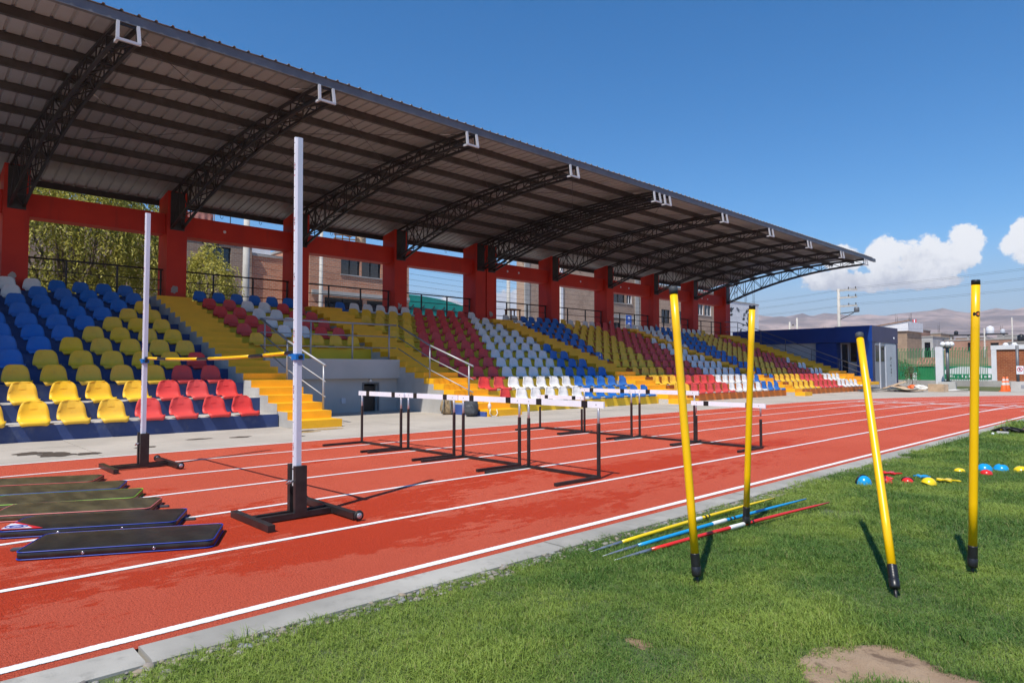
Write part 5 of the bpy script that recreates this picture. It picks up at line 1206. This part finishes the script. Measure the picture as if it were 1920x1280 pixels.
t_, r_ = fhouse('pinkish brick house under a blue sheet roof at the right edge', -14.5, -4, 100, 5.5, 'brick_orange_x', [(-9, -7.8, 3.0, 4.3)])
o = MB(); o.add([(-13.0, 100.5, 5.75), (-4, 100.5, 6.0), (-4, 104, 6.7), (-12.6, 104, 6.5), (-13.0, 100.5, 5.68), (-4, 100.5, 5.93), (-4, 104, 6.63), (-12.6, 104, 6.43)], [(0, 1, 2, 3), (7, 6, 5, 4), (0, 4, 5, 1), (1, 5, 6, 2), (2, 6, 7, 3), (3, 7, 4, 0)]); inst('blue_roof', o.mesh('blue_roof', 'blue_sheet'), r_)
wr = thing('white_roofed_shed', 'white sloping shed roof showing above the kiosk', 'shed', (-28, 92, 0))
inst('wall', MB().box(-30.5, -25.9, 92, 98, 0, 6.0).mesh('wall', 'adobe'), wr)
o = MB(); o.prism_y([(-30.8, 6.0), (-25.7, 6.0), (-25.7, 7.15), (-30.8, 6.4)], 91.8, 98); inst('roof', o.mesh('roof', 'white_wall'), wr); inst('roof_edge', MB().bar((-30.9, 91.75, 6.5), (-25.5, 91.75, 7.28), .12).mesh('roof_edge', 'wood'), wr)
t_, r_ = fhouse('long low adobe-coloured houses far behind the fence', -60, -31.8, 112, 4.6, 'brick_orange_x', [(-38, -36.5, 2, 3.4), (-45, -43.5, 2, 3.4)])
rebars(t_, [(-36, 113), (-40, 113), (-33, 113), (-44, 113)], 4.8, 3.)
t_, r_ = fhouse('small tan house with one window between the pinkish house and the annex', -34.5, -31.0, 128, 7.2, 'adobe', [(-33.4, -32.2, 5.0, 6.2)]); rebars(t_, [(-34, 129), (-31.5, 129)], 7.4, 1.6)
t_, r_ = fhouse('far pale two-storey house above the green fence', -30.5, -26.5, 135, 6.6, 'brick_orange_x', [(-29.4, -28.4, 4.6, 5.8), (-27.8, -27.0, 4.6, 5.8)])
t_, r_ = fhouse('far grey house behind the water tanks', -25.5, -20.5, 140, 7.0, 'old_concrete', [(-24, -22.8, 5.2, 6.3)]); rebars(t_, [(-25, 141), (-21, 141)], 7.2, 1.5)
t_, r_ = fhouse('far tan house right of the yellow pole', -19.5, -15.0, 136, 6.3, 'adobe', [(-18, -17, 4.4, 5.6)])
o = thing('boundary_wall', 'long tan adobe wall behind the painted wall', 'wall', (-12, 72, 0)); inst('wall', MB().box(-40, 12, 72, 72.4, 0, 2.3).mesh('wall', 'adobe'), o)

# ------------------------------------------------------------------ utility poles and wires
def upole(x, y, h_, lab, arms=(), r_=.16, side=1):
    t_ = thing('utility_pole', lab, 'utility pole', (x, y, 0)); inst('pole', MB().tube([(x, y, 0), (x, y, h_)], [r_ * 1.3, r_ * .8], 12).mesh('pole', 'concrete_pole'), t_)
    for z, l in arms:
        a_ = inst('cross_arm', MB().box(x - .12, x + l, y - .07, y + .07, z, z + .16).mesh('cross_arm', 'concrete_pole'), t_)
        for q in (l - .12, l * .55): inst('insulator', MB().lathe([(.04, 0), (.07, .06), (.03, .1), (.06, .16), (.02, .22), (.001, .22)], (x + q, y, z + .16), 8).mesh('insulator', 'steel_dark'), a_)
    return t_
up_ = upole(-25.8, 70, 9.35, 'concrete utility pole with four cross arms above the kiosk', [(9.1, 1.75), (8.35, 1.75), (7.5, 1.75)])
o = MB(); o.bar((-25.8, 70, 6.85), (-24.0, 70, 6.95), .08); o.bar((-25.8, 70, 6.2), (-24.4, 70, 6.85), .06); inst('brace_arm', o.mesh('brace_arm', 'steel_dark'), up_)
inst('transformer', MB().lathe([(.001, 0), (.22, .02), (.25, .1), (.25, .4), (.2, .5), (.001, .52)], (-24.1, 70, 6.9), 12).mesh('transformer', 'steel_grey'), up_)
upole(-35.2, 82, 7.6, 'slim bare concrete pole left of the cross-armed pole', (), .13); upole(-37.0, 84, 7.3, 'wooden pole with a lamp left of the slim bare pole', [(6.6, .6)], .13)
upole(-17.0, 102, 7.7, 'thin pole before the blue-roofed house', (), .08); upole(-19.5, 100, 6.4, 'thin pale pole before the house with water tanks', (), .09)
upole(-33, 13.0, 10.4, 'thick pale concrete pole behind the guard rail, right of the trees', (), .165); upole(-36, 18.6, 9.8, 'concrete pole partly behind the third red column', (), .115); upole(-40, 37.5, 12.2, 'concrete pole seen against the cloud between columns', [(10.3, .8)], .16)
WI = 0
def wire(p0, p1, sag, lab, r_=.016):
    p0, p1 = Vector(p0), Vector(p1); pts_ = []
    for k in range(15):
        q = k / 14; p = p0.lerp(p1, q); p.z -= sag * 4 * q * (1 - q); pts_.append(p)
    tag(MB().tube(pts_, r_, 5, caps=False).build('overhead_wire', 'wire'), lab, 'wire', 'overhead power lines')
for k, (z, dx) in enumerate(((9.4, 1.63), (9.25, .95), (8.65, 1.63), (8.5, .95), (7.8, 1.63), (7.65, .95))):
    wire((-25.8 + dx, 70, z), (12, 60, z + 1.0), .5, 'thin overhead wire running right from the cross-armed pole, %s from the top' % ORD[k + 1], .0075)
    wire((-25.8 + dx, 70, z), (-55, 80, z + .3), .4, 'thin overhead wire running left from the cross-armed pole, %s from the top' % ORD[k + 1], .0075)
for k in range(5):
    wire((-37, 84, 6.7 - .3 * k), (6, 88, 6.0 - .45 * k), .7, 'thin wire crossing low before the hills, %s from the top' % ORD[k + 1], .0075)
for k in range(7):
    wire((-33.2, 13, 8.2 - .35 * k), (-36, 60, 9.0 - .38 * k), .8, 'thin wire crossing behind the red columns, %s from the top' % ORD[k + 1], .0085)
for k in range(3):
    wire((-33.2, 13, 7.4 - .4 * k), (-33.4, -25, 7.5 - .4 * k), .5, 'thin wire crossing behind the trees, %s from the top' % ORD[k + 1], .0075)

# ------------------------------------------------------------------ trees behind the stand
def tree(name, lab, x, y, h_, crown, ntw, lmat, seed, lw=.045, ll_=.19, trunk_r=.16, base=1.6):
    t_ = thing(name, lab, 'tree', (x, y, 0)); r_ = random.Random(seed); tk = MB()
    tk.tube([(x, y, -.05), (x + .1, y + .05, base * .6), (x - .05, y, base + .5)], [trunk_r, trunk_r * .8, trunk_r * .6], 9)
    vv = []; ff = []; rv = []; (rx, ry, rz, cz) = crown; limbs = []
    for k in range(16):
        a_ = r_.uniform(0, 6.283); e_ = r_.uniform(.2, 1.0); tipz = cz + rz * r_.uniform(-.2, .85); tx, ty = x + rx * .8 * math.cos(a_) * e_, y + ry * .8 * math.sin(a_) * e_
        mid = ((x + tx) / 2 + r_.uniform(-.2, .2), (y + ty) / 2 + r_.uniform(-.2, .2), (base + tipz) / 2 + .5); tk.tube([(x, y, base), mid, (tx, ty, tipz)], [trunk_r * .5, trunk_r * .28, .015], 6); limbs.append((tx, ty, tipz))
    inst('trunk', tk.mesh('trunk', 'bark'), t_)
    for k in range(ntw):
        while True:
            d = Vector((r_.uniform(-1, 1), r_.uniform(-1, 1), r_.uniform(-1, 1)))
            if d.length <= 1: break
        q = 1 + .42 * vn(d.x * 1.5 + seed, d.y * 1.5, d.z * 1.5); 
        if d.length > .25: d = d.normalized() * d.length ** .55
        p = Vector((x + d.x * rx * q, y + d.y * ry * q, cz + d.z * rz * q))
        if vn(p.x + seed, p.y, p.z, 1.15) < -.18: continue
        out = Vector((d.x, d.y, .25)).normalized(); v_ = out * .5 + Vector((r_.uniform(-.3, .3), r_.uniform(-.3, .3), .35)); tone = min(1, max(0, .5 + .75 * vn(p.x, p.y, p.z, .9) + r_.uniform(-.15, .15)))
        n_ = r_.randint(10, 16)
        for j in range(n_):
            v_ = v_ * .86 + Vector((0, 0, -.16)); p = p + v_ * .13
            ld_ = (v_.normalized() * .6 + Vector((r_.uniform(-1, 1), r_.uniform(-1, 1), r_.uniform(-.9, .2)))).normalized(); sd = ld_.cross(Vector((r_.uniform(-1, 1), r_.uniform(-1, 1), r_.uniform(-1, 1)))).normalized() * lw / 2; L_ = ll_ * r_.uniform(.6, 1.2); o_ = len(vv); m_ = p + ld_ * L_ * .45
            vv += [tuple(p), tuple(m_ + sd), tuple(p + ld_ * L_), tuple(m_ - sd)]; ff.append((o_, o_ + 1, o_ + 2, o_ + 3)); rv += [min(1, max(0, tone + r_.uniform(-.2, .2)))] * 4
    me = bpy.data.meshes.new('crown'); me.from_pydata(vv, [], ff); me.materials.append(MATS[lmat]); attr(me, 'rnd', rv); me.update(); inst('crown', me, t_)
tree('willowy_tree', 'large feathery olive-green tree behind the guard rail at the left', -31.0, 5.4, 10, (2.6, 3.3, 3.4, 6.6), 4200, 'leaf_olive', 3, .062)
tree('willowy_tree', 'feathery tree crown left of the first red column', -32.5, .4, 10, (2.6, 3.0, 3.0, 7.0), 2600, 'leaf_olive', 8, .062)
tree('willowy_tree', 'smaller feathery tree before the grey brick house window', -30.0, 9.9, 7, (1.2, 1.15, 1.9, 4.6), 1000, 'leaf_olive', 15, .055)
tree('green_bush', 'green bush behind the fence beside the kiosk', -18.0, 60.5, 2.5, (1.1, 1.1, 1.0, 1.2), 260, 'leaf_green', 21, .06, .2, .06, .4)
tree('sapling', 'thin young sapling before the green fence', -15.4, 55.4, 1.6, (.35, .35, .4, 1.1), 22, 'leaf_green', 31, .05, .14, .03, .5)

# ------------------------------------------------------------------ hills and air
hm = MB(); NA, NR = 320, 26; vv = []
for i in range(NA + 1):
    az_ = R(-110 + 250 * i / NA)
    for j in range(NR + 1):
        rr_ = 1500 + 2000 * j / NR; x, y = -math.sin(az_) * rr_, math.cos(az_) * rr_
        ridge = (j / NR) ** 1.2; n1 = vn(x, y, 0, .0011) * 70 + vn(x, y, 5, .0032) * 40 - abs(vn(x, y, 9, .006)) * 60
        vv.append((x, y, -4 + ridge * (262 + n1 * .55) + (n1 * .35 * ridge) if j else -6))
hm.add(vv, [(i * (NR + 1) + j, (i + 1) * (NR + 1) + j, (i + 1) * (NR + 1) + j + 1, i * (NR + 1) + j + 1) for i in range(NA) for j in range(NR)], 0, True)
struct(hm.build('hills', 'hill_earth'))
hz = bpy.data.materials.new('haze_air'); hz.use_nodes = True; hn = hz.node_tree
for n_ in list(hn.nodes): hn.nodes.remove(n_)
ho = hn.nodes.new('ShaderNodeOutputMaterial'); pv = hn.nodes.new('ShaderNodeVolumePrincipled'); pv.inputs['Color'].default_value = (.78, .84, 1.0, 1); pv.inputs['Density'].default_value = .00012
hn.links.new(pv.outputs[0], ho.inputs['Volume']); MATS['haze_air'] = hz
struct(MB().box(-4010, 4010, -4010, 4010, -8, 420).build('haze', 'haze_air'), 'stuff', 'thin pale air between the track and the hills')
